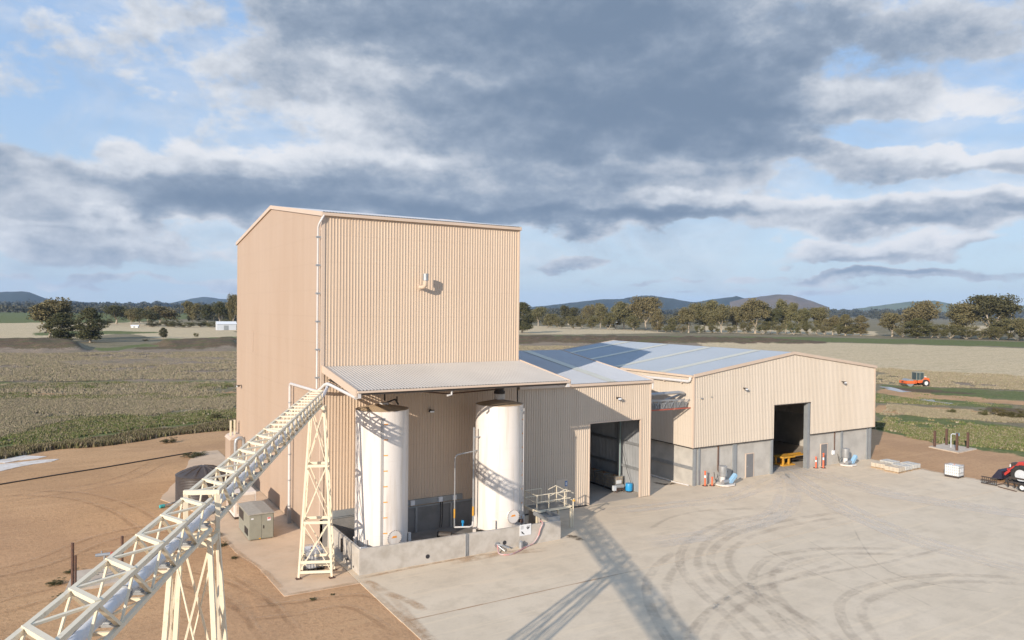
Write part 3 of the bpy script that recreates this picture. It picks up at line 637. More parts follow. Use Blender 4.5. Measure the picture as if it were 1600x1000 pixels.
mb = MB(); mb.box(.15,.34,AY-.05,AY+.05,AO-.42,AO-.08); mb.box(14.25,14.5,AY-.05,AY+.2,AO-.4,AO-.12); mb.tube([(6.0,AY+.12,AO-.1),(6.0,AY+.12,AO-.5),(5.7,AY+.12,AO-.55)],.06,8); mb.build('rain_head', M['pipew'], canopy)

# ------------------------------------------------------------------ low shed beside it
sx0, sx1, syr, syb, sE, sR = 14.40, 27.0, 12.9, 25.8, 9.44, 11.17
sh = thing('workshop_shed', 'lower cream metal shed joined to the right side of the tall building', 'shed', (20.7,0,0))
mb = MB()
mb.ruled((sx0+.02,0,.04),(20.9,0,.04),(sx0+.02,0,sE-.1),(20.9,0,sE-.1),(0,-1,0),.2,.035); mb.ruled((20.9,0,6.36),(26.02,0,6.36),(20.9,0,sE-.1),(26.02,0,sE-.1),(0,-1,0),.2,.035)
mb.ruled((26.02,0,.04),(sx1,0,.04),(26.02,0,sE-.1),(sx1,0,sE-.1),(0,-1,0),.2,.035); mb.build('front_wall', M['cladm'], sh)
mb = MB()
mb.ruled((sx1,0,.04),(sx1,syr,.04),(sx1,0,sE),(sx1,syr,sR),(1,0,0),.2,.03); mb.ruled((sx1,syr,.04),(sx1,syb,.04),(sx1,syr,sR),(sx1,syb,sE),(1,0,0),.2,.03)
mb.ruled((sx1,syb,.04),(sx0,syb,.04),(sx1,syb,sE),(sx0,syb,sE),(0,1,0),.2,.03); mb.build('side_wall', M['cladm'], sh)
M['inner'] = mat('bare_inner_sheet', (.40,.41,.42), .45, .35, (.32,.33,.34), 1, .6)
mb = MB(); mb.ruled((sx1-.14,.12,.05),(sx1-.14,25.6,.05),(sx1-.14,.12,sE-.1),(sx1-.14,25.6,sE-.1),(-1,0,0),.2,.03); mb.ruled((sx1-.2,25.6,.05),(sx0+.1,25.6,.05),(sx1-.2,25.6,sE-.1),(sx0+.1,25.6,sE-.1),(0,-1,0),.2,.03); mb.build('inner_lining', M['inner'], sh)
mb = MB()
for z_ in (2.0,4.0,6.0,8.0): mb.box(sx1-.34,sx1-.18,.15,25.5,z_-.09,z_+.09)
mb.build('girt', M['galv'], sh)
for y in (3.2,9.6,16.0,22.4): MB().box(sx1-.62,sx1-.36,y-.1,y+.1,0,sE-.1).build('column', M['col'], sh)
mb = MB(); nr = Vector((0,-(sR-sE),syr)).normalized(); nr2 = Vector((0,(sR-sE),syr)).normalized()
mb.ruled((sx0+.02,-.14,sE),(sx1+.12,-.14,sE),(sx0+.02,syr,sR+.03),(sx1+.12,syr,sR+.03),nr,.2,.03); mb.ruled((sx1+.12,syb+.1,sE),(sx0+.02,syb+.1,sE),(sx1+.12,syr,sR+.03),(sx0+.02,syr,sR+.03),nr2,.2,.03)
rf = mb.build('roof', M['roofz'], sh)
for x in (17.6, 22.6):
    mb = MB(); mb.ext([(x,-.1,sE+.045),(x+.85,-.1,sE+.045),(x+.85,syr-.2,sR+.05),(x,syr-.2,sR+.05)],(0,0,0),(0,0,.012)); mb.build('skylight', M['sky'], rf)
mb = MB(); mb.box(sx0+.02,sx1+.16,-.24,-.05,sE-.2,sE-.02); mb.ext([(sx1+.04,-.2,sE-.2),(sx1+.04,syr,sR-.13),(sx1+.04,syr,sR+.1),(sx1+.04,-.2,sE+.08)],(0,0,0),(.1,0,0)); mb.box(sx1-.06,sx1+.05,-.06,.04,.04,sE-.2)
mb.box(20.84,20.93,-.05,.12,.03,6.4); mb.box(25.99,26.08,-.05,.12,.03,6.4); mb.box(20.93,25.99,-.05,.12,6.3,6.39); mb.build('trim', M['trim'], sh)
mb = MB(); mb.tube([(27.14,-.12,sE-.1),(27.14,-.10,sE-.7)],.07,8); mb.build('downpipe_stub', M['pipew'], sh)
flood(sh, (23.48,-.03,8.22))
MB().box(17.8,18.95,-.055,.0,.06,2.3).build('door', M['cladm'], sh)
MB().box(18.6,18.82,-.075,-.056,1.75,2.15).build('door_sign', M['signb'], sh); MB().box(18.65,18.77,-.082,-.077,1.83,2.05).build('door_sign_face', M['signw'], sh)
mb = MB(); mb.box(14.5,26.85,.1,25.5,.001,.006); mb.build('floor', M['floor'], sh)
mb = MB(); mb.box(14.6,20.7,-.09,-.04,.03,.10); mb.build('base_angle', M['dark'], sh)

# ------------------------------------------------------------------ big bulk shed
bx0,bx1,by0,by1,bE,bR,bc = 32.54,58.22,.74,27.5,9.52,11.23,45.38; CLZ = 3.29
bs = thing('bulk_store_shed', 'large cream shed on grey concrete walls at the right, dark doorway in its gable', 'shed', (bc,by0,0))
ox0, ox1, oz = 42.8, 48.0, 6.41
def gz(x): return bE+(bR-bE)*(1-abs(x-bc)/(bc-bx0))
mb = MB()
for (xa, xb, zb) in ((bx0,ox0,CLZ),(ox0,bc,oz),(bc,ox1,oz),(ox1,bx1,CLZ)): mb.ruled((xa,by0,zb),(xb,by0,zb),(xa,by0,gz(xa)),(xb,by0,gz(xb)),(0,-1,0),.2,.035)
mb.build('gable_wall', M['cladb'], bs)
mb = MB(); mb.ruled((bx0,by1,CLZ),(bx0,by0,CLZ),(bx0,by1,bE),(bx0,by0,bE),(-1,0,0),.2,.03); mb.ruled((bx1,by0,CLZ),(bx1,by1,CLZ),(bx1,by0,bE),(bx1,by1,bE),(1,0,0),.2,.03)
mb.ruled((bx1,by1,CLZ),(bc,by1,CLZ),(bx1,by1,bE),(bc,by1,bR),(0,1,0),.2,.03); mb.ruled((bc,by1,CLZ),(bx0,by1,CLZ),(bc,by1,bR),(bx0,by1,bE),(0,1,0),.2,.03); mb.build('side_wall', M['cladb'], bs)
mb = MB(); yb_ = by0+.16
mb.box(bx0+.2,ox0-.1,yb_,yb_+.18,0,CLZ+.3); mb.box(ox1-.02,bx1-.42,yb_,yb_+.18,0,CLZ+.3); mb.box(bx0+.2,bx0+.38,yb_+.18,by1-.1,0,CLZ+.3); mb.box(bx1-.6,bx1-.42,yb_+.18,by1-.1,0,CLZ+.3); mb.box(bx0+.38,bx1-.6,by1-.3,by1-.12,0,CLZ+.3)
mb.build('concrete_wall', M['conc'], bs)
for (x0,x1) in ((bx0+.14,bx0+.42),(bx0+.72,bx0+.86),(37.5,37.95),(ox0-.32,ox0-.02),(52.8,53.1),(bx1-1.15,bx1-.95),(bx1-.75,bx1-.44)):
    mb = MB(); mb.box(x0,x1,by0+.02,yb_-.002,0,CLZ+.2); mb.box(x0+.08,x1-.08,by0+.005,by0+.02,0,CLZ+.1) if x1-x0 > .2 else None; mb.build('column', M['col'], bs)
mb = MB(); mb.box(ox1-.36,ox1-.03,by0+.02,yb_+.3,0,oz+.4); mb.build('door_jamb_column', M['col'], bs)
MB().box(bx0+.12,bx0+.195,by0+.05,by1,1.35,1.62).build('side_rail', M['galv'], bs)
mb = MB(); mb.box(bx0-.02,ox0,by0-.05,by0+.06,CLZ-.06,CLZ+.01); mb.box(ox1,bx1,by0-.05,by0+.06,CLZ-.06,CLZ+.01); mb.box(ox0,ox1,by0-.05,by0+.06,oz-.06,oz+.01); mb.box(bx0-.04,bx0+.06,by0+.06,by1,CLZ-.06,CLZ+.01)
mb.build('cladding_edge', M['dark'], bs)
mb = MB()
for (a, b_) in ((bx0-.1,bc),(bc,bx1+.1)):
    za, zb = gz(max(a,bx0)), gz(min(b_,bx1)); y = by0-.16; mb.ext([(a,y,za-.14),(b_,y,zb-.14),(b_,y,zb+.12),(a,y,za+.12)],(0,0,0),(0,.1,0))
    y = by1+.05; mb.ext([(a,y,za-.14),(b_,y,zb-.14),(b_,y,zb+.12),(a,y,za+.12)],(0,0,0),(0,.1,0))
mb.box(bx0-.06,bx0+.1,by0-.055,by0+.1,CLZ,bE-.1); mb.box(bx1-.1,bx1+.06,by0-.055,by0+.1,CLZ,bE-.1); mb.box(bx0-.2,bx0-.03,by0,by1,bE-.16,bE+.02)
mb.build('barge_flashing', M['trim'], bs)
mb = MB(); hw = bc-bx0; nl = Vector((-(bR-bE),0,hw)).normalized(); nr_ = Vector(((bR-bE),0,hw)).normalized()
mb.ruled((bx0-.14,by1+.1,bE),(bx0-.14,by0-.1,bE),(bc,by1+.1,bR+.04),(bc,by0-.1,bR+.04),nl,.2,.03); mb.ruled((bx1+.14,by0-.1,bE),(bx1+.14,by1+.1,bE),(bc,by0-.1,bR+.04),(bc,by1+.1,bR+.04),nr_,.2,.03)
rf = mb.build('roof', M['roofb'], bs)
for y in (24.0,17.4,10.7,4.3):
    mb = MB(); mb.ext([(bx0-.1,y,bE+.045),(bx0-.1,y+.85,bE+.045),(bc-.3,y+.85,bR+.05),(bc-.3,y,bR+.05)],(0,0,0),(0,0,.012)); mb.build('skylight', M['sky'], rf)
for (a, b_) in ((39.3,40.25),(49.85,50.8)):
    mb = MB(); mb.box(a,b_,yb_-.05,yb_-.004,.03,2.12); d = mb.build('door', M['door'], bs); mb = MB(); mb.box(a-.07,a,yb_-.06,yb_-.003,0,2.2); mb.box(b_,b_+.07,yb_-.06,yb_-.003,0,2.2); mb.box(a,b_,yb_-.06,yb_-.003,2.13,2.2); mb.build('door_frame', M['trim'], d)
    MB().box(a+.1,a+.2,yb_-.09,yb_-.05,1.0,1.06).build('door_handle', M['galv'], d)
flood(bs, (38.61,by0-.03,8.21)); flood(bs, (52.72,by0-.03,8.22))
mb = MB(); mb.tube([(35.7,yb_-.07,CLZ),(35.7,yb_-.07,1.1),(35.75,yb_-.07,.95),(36.0,yb_-.1,.9)],.06,8); mb.tube([(51.9,yb_-.07,CLZ),(51.9,yb_-.07,1.2)],.05,8); mb.build('conduit', M['rust'], bs)
MB().box(51.55,51.85,yb_-.16,yb_-.01,1.0,1.4).build('switch_box', M['lampw'], bs)
mb = MB(); mb.tube([(32.32,.95,bE-.15),(32.32,.95,9.2),(32.32,1.05,9.06),(32.32,1.25,9.0),(32.32,9.0,8.9)],.13,12); gd = mb.build('drain_pipe', M['pipew'], bs, smooth=True)
mb = MB()
for y in (2.0,4.2,6.4): mb.box(32.28,32.52,y-.08,y+.08,8.78,8.93)
mb.build('pipe_bracket', M['trim'], gd)
mb = MB(); mb.tube([(32.3,.95,.07),(32.1,2.6,.07),(32.2,9,.07)],.06,8); mb.build('ground_pipe', M['pipew'], bs)
MB().box(bx0+.4,bx1-.6,yb_+.19,by1-.3,.001,.006).build('floor', M['floor'], bs)
mb = MB(); mb.box(33.3,33.5,by0-.16,by0-.04,7.5,7.58); mb.box(34.6,34.7,by0-.1,by0-.04,7.55,7.63); mb.build('wall_bracket', M['galv'], bs)
mb = MB()
for y in (7.,13.,20.):
    mb.box(bx0+.45,bx0+.7,y-.12,y+.12,0,bE-.2); mb.box(bx1-.9,bx1-.65,y-.12,y+.12,0,bE-.2); mb.bar((bx0+.6,y,bE-.3),(bc,y,bR-.3),.2,.35); mb.bar((bc,y,bR-.3),(bx1-.7,y,bE-.3),.2,.35)
mb.build('portal_frame', M['col'], bs)

# gantry between the two sheds
ga = thing('bridge_gantry', 'short grey lattice bridge with red rails spanning between the two sheds', 'gantry', (29.7,1.4,6.75))
def gxy(y): return y
mb = MB()
for y in (1.15,1.75):
    mb.bar((27.06,y,7.55),(32.5,y,7.4),.06)
    for k in range(6):
        x = 27.7+k*.85; mb.bar((x,y,6.8),(x+.5,y,7.5),.04); mb.bar((x+.5,y,7.5),(x+.85,y,6.8),.02)
mb.build('side_truss', M['galv'], ga)
mb = MB(); mb.bar((27.06,1.1,6.75),(32.9,1.1,6.72),.08); mb.bar((27.06,1.8,6.75),(32.5,1.8,6.72),.08); mb.box(27.55,27.62,1.05,1.12,6.75,8.3); mb.box(27.05,27.62,1.06,1.11,8.22,8.3); mb.build('red_rail', M['redr'], ga)
mb = MB()
for k in range(26): mb.box(27.7+k*.18,27.76+k*.18,1.2,1.7,6.8,7.25)
mb.build('mesh_floor', M['galv'], ga)
mb = MB(); mb.tube([(27.05,1.5,8.02),(31.6,1.5,8.06),(32.1,1.5,7.95)],.14,10); mb.tube([(32.0,1.6,7.9),(31.0,2.6,7.3)],.1,8); mb.build('duct', M['galv'], ga)

# ------------------------------------------------------------------ conveyor gantry and its support towers
C0 = Vector((-10.86,-25.96)); U = Vector((.40330,.91507)); V_ = Vector((.91507,-.40330))
def cofs(s): return .07 if s < 0 else .07-.0093*s
def TP(s, o, z):
    q = C0+U*s+V_*(o+cofs(s)); return Vector((q.x,q.y,z))
ZT, ZB, HWD = 10.30, 9.57, .33
gan = thing('conveyor_gantry', 'long cream lattice girder carrying a white pipe from lower left to the tall building', 'gantry', TP(0,0,9.5))
def section(s0, s1, bay, diag, zo=0.0, hw=HWD):
    ch = MB(); rg = MB(); br = MB(); n = round((s1-s0)/bay); b = (s1-s0)/n
    for o in (-hw,hw):
        for z_ in (ZT+zo,ZB+zo):
            for k in range(n): ch.bar(TP(s0+k*b,o,z_),TP(s0+(k+1)*b,o,z_),.085,.085)
    sk = .62 if diag else 0.0
    for k in range(n+1):
        s = s0+k*b; a = max(s0, s-sk); rg.bar(TP(s,-hw,ZT+zo+.03),TP(a,hw,ZT+zo+.03),.10,.07); rg.bar(TP(s,-hw,ZB+zo),TP(s,hw,ZB+zo),.06)
        if k < n:
            if diag: br.bar(TP(s+.05,-hw,ZT+zo+.01),TP(s+b-sk,hw,ZT+zo+.01),.075,.04)
            for o, a in ((-hw,0.0),(hw,-sk)):
                t0 = max(s0,s+a); br.bar(TP(t0,o,ZT+zo-.04),TP(s+a+b*.62,o,ZB+zo),.08,.06); br.bar(TP(s+a+b*.62,o,ZB+zo),TP(s+a+b,o,ZT+zo-.04),.035,.06)
            br.bar(TP(s,-hw,ZB+zo),TP(s+b,hw,ZB+zo),.04)
    ch.build('chord', M['frame'], gan); rg.build('cross_member', M['frame'], gan); br.build('lattice_brace', M['frame'], gan)
section(-24.0,-.55,1.43,True,-.0); section(-.1,9.7,1.4,True,.05); section(9.7,22.9,1.1,False,.05)
mb = MB()
for o in (-.38,.38): mb.bar(TP(-.12,o,9.3),TP(-.12,o,10.36),.10,.10)
mb.bar(TP(-.12,-.43,10.38),TP(-.12,.43,10.38),.10,.11); mb.build('end_portal', M['frame'], gan)
mb = MB(); mb.tube([TP(s,.10,9.83) for s in np.arange(-24,22.6,2.0)]+[TP(22.9,.08,9.85),Vector((-.95,-3.6,9.98)),Vector((-.35,-2.2,10.12)),Vector((.45,-.1,10.25))],.105,14); pp = mb.build('main_pipe', M['pipeb'], gan, smooth=True)
mb = MB()
for s in np.arange(-22.5,22,2.86): mb.tube([TP(s,.10,9.83),TP(s+.05,.10,9.83)],.14,14)
mb.build('pipe_flange', M['galv'], pp)
mb = MB(); mb.tube([TP(s,-.16+.03*math.sin(s*3),9.66+.03*math.cos(s*2.1)) for s in np.arange(-24,22.8,.6)],.035,6); mb.tube([TP(s,-.06+.03*math.sin(s*2+1),9.64) for s in np.arange(-24,22.8,.6)],.028,6); mb.build('hose', M['black'], gan)
mb = MB()
for s in np.arange(-23.4,22,1.43):
    mb.bar(TP(s,-.32,9.63),TP(s,.32,9.63),.05); mb.bar(TP(s+.1,-.05,9.66),TP(s+.1,.25,9.66),.16,.03)
mb.build('pipe_cradle', M['galv'], gan)

def support(name, label, s, ofs, b_v, b_u, t_v, t_u, zt, lev, cat='tower'):
    c = TP(s, ofs-cofs(s), 0); th = thing(name, label, cat, c, 'lattice support towers under the conveyor gantry')
    def P(i, z_):
        f = z_/zt; a = b_v+(t_v-b_v)*f; b = b_u+(t_u-b_u)*f; sv, su = ((-1,-1),(1,-1),(1,1),(-1,1))[i%4]
        q = Vector((c.x,c.y))+V_*(a*sv)+U*(b*su); return Vector((q.x,q.y,z_))
    for i in range(4): MB().bar(P(i,0),P(i,zt),.11,.11,ref=(U.x,U.y,0)).build('leg', M['frame'], th)
    mb = MB()
    for z_ in lev:
        for i in range(4): mb.bar(P(i,z_),P(i+1,z_),.08,.14)
    mb.build('horizontal_member', M['frame'], th)
    mb = MB(); L2 = [lev[0]]+[z_ for z_ in lev[1:] if z_-lev[0] > .8]
    for a, b in zip(L2[:-1], L2[1:]):
        for i in range(4):
            mb.bar(P(i,a),P(i+1,b),.055,.05); mb.bar(P(i+1,a),P(i,b),.03,.035)
    mb.build('cross_brace', M['frame'], th)
    mb = MB()
    for i in range(4):
        q = P(i,0); mb.box(q.x-.15,q.x+.15,q.y-.15,q.y+.15,0,.025); mb.box(q.x-.07,q.x+.07,q.y-.07,q.y+.07,.025,.07)
    mb.build('base_plate', M['rust'], th)
    return th
support('support_tower', 'cream lattice tower beside the concrete bund wall, a caged container between its legs', 23.35, -.12, .90, .62, .36, .30, 9.5, [.35,.9,3.07,6.2,9.4])
support('support_tower', 'cream lattice tower nearest the camera, cut off by the bottom edge of the photo', -.5, .03, 1.0, .72, .42, .34, 9.45, [.4,4.3,9.3])

# ------------------------------------------------------------------ tanks in the bund
bund = thing('bund_wall', 'low grey concrete bund wall around the feet of the two white tanks', 'wall', (7.3,-5.9,0))
def bz(x): return 1.47-(x-.45)/13.73*.25
mb = MB()
for (xa, xb) in ((.45,7.14),(7.3,14.18)):
    mb.add([(xa,-5.9,-.02),(xb,-5.9,-.02),(xb,-5.74,-.02),(xa,-5.74,-.02),(xa,-5.9,bz(xa)),(xb,-5.9,bz(xb)),(xb,-5.74,bz(xb)),(xa,-5.74,bz(xa))],[(0,3,2,1),(4,5,6,7),(0,1,5,4),(1,2,6,5),(2,3,7,6),(3,0,4,7)])
f_ = mb.build('front_panel', M['bund'], bund)
mb = MB(); mb.box(.45,.61,-5.738,-.05,-.02,1.465); mb.build('side_panel', M['bund'], bund); mb = MB(); mb.box(14.02,14.18,-5.738,-2.2,-.02,1.20); mb.build('side_panel', M['bund'], bund)
mb = MB(); mb.box(7.14,7.18,-5.96,-5.72,0,1.36); mb.box(7.26,7.30,-5.96,-5.72,0,1.36); mb.box(7.18,7.26,-5.90,-5.80,0,1.36); mb.build('joint_post', M['galv'], bund)
mb = MB(); mb.disc((4.64,-5.89,.40),(0,-1,0),.125,.03); mb.disc((9.9,-5.89,.42),(0,-1,0),.13,.03); mb.disc((.46,-4.95,.22),(-1,0,0),.06,.03); mb.build('drain_hole', M['signk'], bund)
mb = MB(); mb.disc((9.35,-5.9,.38),(0,-1,0),.17,.05); mb.tube([(9.35,-5.93,.38),(9.6,-6.1,.36),(10.0,-6.25,.16)],.045,8); mb.tube([(9.35,-5.93,.38),(9.5,-6.2,.2),(9.65,-6.4,.06)],.03,8); mb.build('outlet_flange', M['galv'], bund)
mb = MB(); mb.box(.61,14.02,-5.74,-.04,.001,.05); mb.build('bund_floor', M['plinth'], bund)
mb = MB(); mb.box(.36,.45,-3.0,-2.9,.5,1.3); mb.box(.30,.44,-4.1,-3.95,.35,.42); mb.build('wall_cleat', M['dark'], bund)
sg = MB(); sg.box(11.0,11.85,-5.93,-5.905,.66,1.36); sgo = sg.build('warning_sign', M['signw'], bund)
mb = MB(); mb.add([(11.48,-5.934,1.16),(11.60,-5.934,1.02),(11.78,-5.934,1.16)],[(0,1,2)]); mb.add([(11.50,-5.934,1.24),(11.55,-5.934,1.20),(11.74,-5.934,1.20),(11.79,-5.934,1.24)],[(0,1,2,3)])
for k in range(4): mb.box(11.07,11.30-.03*(k%2),-5.934,-5.931,1.26-k*.055,1.275-k*.055)
mb.box(11.2,11.24,-5.934,-5.931,.84,.92); mb.box(11.14,11.3,-5.934,-5.931,.80,.83); mb.add([(11.09,-5.934,.92),(11.13,-5.934,.96),(11.36,-5.934,.76),(11.32,-5.934,.72)],[(0,1,2,3)])
mb.build('sign_symbol', M['signk'], sgo)

cf = Vector((CAM.x,CAM.y))
def tank(cx, cy, r, z0, z1, label, mk_px, man_px, man_z, legs, cpx, hpx):
    th = thing('storage_tank', label, 'tank', (cx,cy,z0), 'white upright storage tanks in the concrete bund')
    tc_ = (cf-Vector((cx,cy))).normalized(); rp = Vector((-tc_.y, tc_.x)); rp = rp if rp.dot(Vector((rt.x,rt.y))) > 0 else -rp
    def nd(px):
        s = max(-.985,min(.985,(px-cpx)/hpx)); q = tc_*math.sqrt(1-s*s)+rp*s; return Vector((q.x,q.y,0))
    c = Vector((cx,cy,0))
    sh_ = MB(); sh_.lathe((cx,cy,0),[(r*.96,z0),(r,z0+.06)]+[(r,z0+.06+(z1-z0-.06)*k/6) for k in range(1,7)]+[(r+.02,z1),(r+.02,z1+.03),(r-.02,z1+.03)],72); shell = sh_.build('shell', M['white'], th, smooth=True)
    mb = MB()
    for k in (1,2,3,4,5): zz = z0+(z1-z0)*k/6; mb.lathe((cx,cy,zz),[(r+.0005,-.012),(r+.006,0),(r+.0005,.012)],72)
    mb.build('weld_seam', M['louv'], shell, smooth=True)
    MB().lathe((cx,cy,z1+.03),[(r-.02,0),(r*.6,.14),(.28,.27),(0,.27)],48).build('cone_roof', M['dust'], th, smooth=True)
    mb = MB(); mb.lathe((cx,cy,z0),[(0,-.1),(r*.6,-.06),(r*.96,0)],48); mb.build('dish_bottom', M['dust'], th, smooth=True)
    k = nd(mk_px); t_ = Vector((-k.y,k.x,0)); t_ = t_ if t_.dot(rp.to_3d()) > 0 else -t_
    mb = MB(); z_ = z0+.7; kk = 0
    while z_ < z1-.5:
        a = c+k*(r+.004)+Vector((0,0,z_)); mb.bar(a, a+t_*.24+k*-.012, .012, .06); z_ += .92; kk += 1
    mb.build('level_mark', M['orange'], th)
    a = c+nd(mk_px-4)*(r+.07); mb = MB(); mb.tube([a+Vector((0,0,z0+.4)),a+Vector((0,0,z1-.4))],.018,6); b = c+nd(mk_px-1.5)*(r+.05); mb.tube([b+Vector((0,0,z0+.3)),b+Vector((0,0,z1-.35))],.014,6); mb.box(b.x-.1,b.x+.06,b.y-.05,b.y+.05,z1-.45,z1-.32); mb.build('sight_tube', M['col'], th)
    n = nd(man_px); a = c+n*(r-.06)+Vector((0,0,man_z)); mb = MB(); mb.disc(a, n, .36, .22, 28); mb.disc(a+n*.22, n, .47, .035, 28); mh = mb.build('manhole', M['white'], th, smooth=True)
    mb = MB(); t2 = Vector((-n.y,n.x,0)); 
    for q in range(24):
        t3 = 2*math.pi*q/24; p = a+n*.255+t2*(.435*math.cos(t3))+Vector((0,0,.435*math.sin(t3))); mb.disc(p, n, .022, .025, 6)
    mb.build('bolt', M['rust'], mh)
    mb = MB(); p = a+n*.259+Vector((0,0,.07)); mb.bar(p-t2*.13,p+t2*.13,.006,.09); p2 = p-Vector((0,0,.045)); mb.bar(p2-t2*.19,p2+t2*.16,.007,.05); mb.build('painted_mark', M['orange'], mh)
    for px in legs:
        n = nd(px) if not isinstance(px, tuple) else Vector((px[0],px[1],0)).normalized(); p = c+n*(r+.09); t2 = Vector((-n.y,n.x,0)); Mx = Matrix((t2,n,Vector((0,0,1)))).transposed()
        mb = MB(); h_ = z0+.75; mb.obox(p+Vector((0,0,h_/2+.02)),(.24,.16,h_),Mx); mb.obox(p+Vector((0,0,.065)),(.4,.36,.03),Mx); mb.build('leg', M['white'], th)
    return th, nd, c
t1, nd1, c1 = tank(2.85,-3.05,1.60,.12,8.88,'left white storage tank streaked with the shadow of the gantry, nearest the tall building corner',600,615,1.46,[],597.3,41.2)
mb = MB()
for px in (575,640,560): n = nd1(px); mb.box(c1.x+n.x*1.7-.09,c1.x+n.x*1.7+.09,c1.y+n.y*1.7-.09,c1.y+n.y*1.7+.09,.05,1.35)
mb.build('hold_down_lug', M['white'], t1)
mb = MB(); mb.lathe((3.0,-3.0,9.1),[(0,0),(.3,0),(.3,.16),(0,.17)],20); mb.build('roof_neck', M['white'], t1, smooth=True)
mb = MB(); mb.tube([(3.2,-2.9,9.25),(3.9,-2.5,9.35),(4.2,-2.3,9.0)],.05,8); mb.tube([(3.5,-1.75,9.2),(3.5,-1.75,9.75)],.05,6); mb.tube([(4.1,-2.3,9.1),(4.1,-2.3,9.5)],.045,6); mb.build('roof_fitting', M['dark'], t1)
t2_, nd2, c2 = tank(11.1,-3.05,1.58,.62,8.72,'right white storage tank standing on short legs next to the access platform',816,801,1.62,[745,774,818,(1,.6),(-.3,1)],780.5,37.5)
mb = MB(); mb.lathe((11.25,-2.75,8.95),[(.36,-.08),(.36,.42),(0,.43)],24); mb.build('roof_neck', M['white'], t2_, smooth=True)
mb = MB(); mb.lathe((11.25,-2.75,9.39),[(0,0),(.38,0),(.38,.16),(.30,.16),(.30,.36),(.38,.36),(.38,.46),(0,.46)],20)
mb.build('roof_flange', M['dark'], t2_)
mb = MB(); mb.tube([(11.45,-2.75,9.8),(11.3,-2.75,9.95),(10.8,-2.6,9.97),(8.2,-1.0,9.75),(7.2,-.2,9.6)],.06,8); mb.tube([(11.2,-2.9,9.7),(8.0,-1.6,9.4),(5.0,-.3,9.7)],.04,8); mb.build('inlet_pipe', M['rust'], t2_)
mb = MB(); n = nd2(817); a = c2+n*1.66; mb.tube([a+Vector((0,0,.9)),a+Vector((0,0,8.5))],.03,6); mb.build('vent_line', M['pipew'], t2_)
for z_ in (1.2,): 
    n = nd2(812); a = c2+n*1.62+Vector((0,0,z_)); mb = MB(); mb.disc(a, n, .1, .2, 10); mb.disc(a+n*.2, n, .16, .04, 12); mb.build('outlet_nozzle', M['rust'], t2_)
# standing pipes and pump between the tanks
pl = thing('transfer_pipework', 'thin grey riser pipes and small pump standing between the two white tanks', 'pipework', (8.6,-2.8,0))
mb = MB(); mb.tube([(7.9,-2.9,.9),(7.9,-2.9,5.35),(8.0,-2.9,5.55),(8.2,-2.9,5.6),(9.7,-2.9,5.75)],.045,8); mb.tube([(9.05,-3.3,1.2),(9.05,-3.3,7.35)],.06,8); mb.tube([(9.05,-3.3,6.7),(9.7,-3.3,6.7)],.04,8); mb.build('riser', M['galv'], pl)
mb = MB(); mb.tube([(7.9,-2.9,1.5),(7.9,-2.9,2.1)],.055,8); mb.tube([(9.05,-3.3,1.6),(9.05,-3.3,2.2)],.07,8); mb.build('yellow_band', M['yellow'], pl)
mb = MB(); mb.tube([(9.05,-3.3,1.3),(9.0,-3.3,.95),(8.8,-3.3,.9),(7.9,-2.9,.9)],.055,8); mb.build('header', M['pipew'], pl)
mb = MB(); mb.tube([(8.4,-3.1,.9),(8.4,-3.1,1.15)],.05,8); mb.box(8.34,8.46,-3.16,-3.04,1.15,1.32); mb.build('valve', M['blue'], pl)
mb = MB(); mb.tube([(7.0,-2.3,.42),(7.7,-2.9,.42)],.2,14); mb.tube([(7.7,-2.9,.42),(8.0,-3.15,.42)],.1,10); mb.tube([(8.0,-3.15,.42),(9.3,-4.2,.3)],.07,8); mb.box(6.9,8.0,-3.0,-2.2,.06,.16); mb.build('pump', M['dark'], pl)
mb = MB(); mb.tube([(1.0,-5.3,1.25),(1.1,-5.5,1.35),(.9,-5.6,1.42),(.55,-5.75,1.5)],.05,8); mb.build('outlet_elbow', M['pipew'], pl)
# hose over the bund wall
mb = MB(); P = [(12.75,-5.6,1.35),(12.7,-5.98,1.28),(12.5,-6.02,.95),(12.35,-6.0,.5),(11.95,-6.05,.12),(11.3,-6.25,.04),(10.4,-6.75,.04),(9.75,-7.0,.04),(9.3,-6.9,.04),(9.15,-6.5,.05),(9.3,-6.15,.2),(9.36,-5.97,.36)]
Q = []
for i in range(len(P)-1):
    a,b_,c_,d_ = (Vector(P[max(i-1,0)]),Vector(P[i]),Vector(P[i+1]),Vector(P[min(i+2,len(P)-1)]))
    for k in range(5): t_ = k/5; Q.append(.5*((2*b_)+(c_-a)*t_+(2*a-5*b_+4*c_-d_)*t_*t_+(3*b_-a-3*c_+d_)*t_**3))
mb.tube(Q+[Vector(P[-1])],.045,8)
mb.build('hose', mat('grey_pink_hose', (.45,.38,.38), .5, 0, (.55,.16,.14), 3.5, .8), origin=(11,-6.2,0), smooth=True, label='grey and red hose hanging over the bund wall and looping on the concrete', category='hose')
mb = MB(); mb.lathe((10.95,-6.15,0),[(0,0),(.15,0),(.13,.38),(.05,.42),(0,.5)],14)
mb.build('marker_cone', M['galv'], origin=(10.95,-6.15,0), smooth=True, label='small grey metal cone on the ground at the foot of the bund wall', category='cone')
# sump tray
tr = MB(); Tr = [(13.2,-4.6),(14.0,-5.75),(14.5,-5.3),(13.8,-3.9)]
tr.box(13.35,14.0,-5.70,-3.9,1.22,1.26); tr.box(13.30,13.35,-5.70,-3.9,1.22,1.5); tr.box(14.2,14.25,-5.72,-3.9,1.22,1.5); tr.box(13.35,14.2,-5.75,-5.70,1.22,1.5); tr.box(13.35,14.2,-3.9,-3.85,1.22,1.5); tr.box(14.0,14.2,-5.7,-3.9,1.22,1.26)
tr.build('drip_tray', M['galv'], origin=(13.8,-4.8,1.22), label='shallow grey metal tray lying across the right end of the bund wall', category='tray')
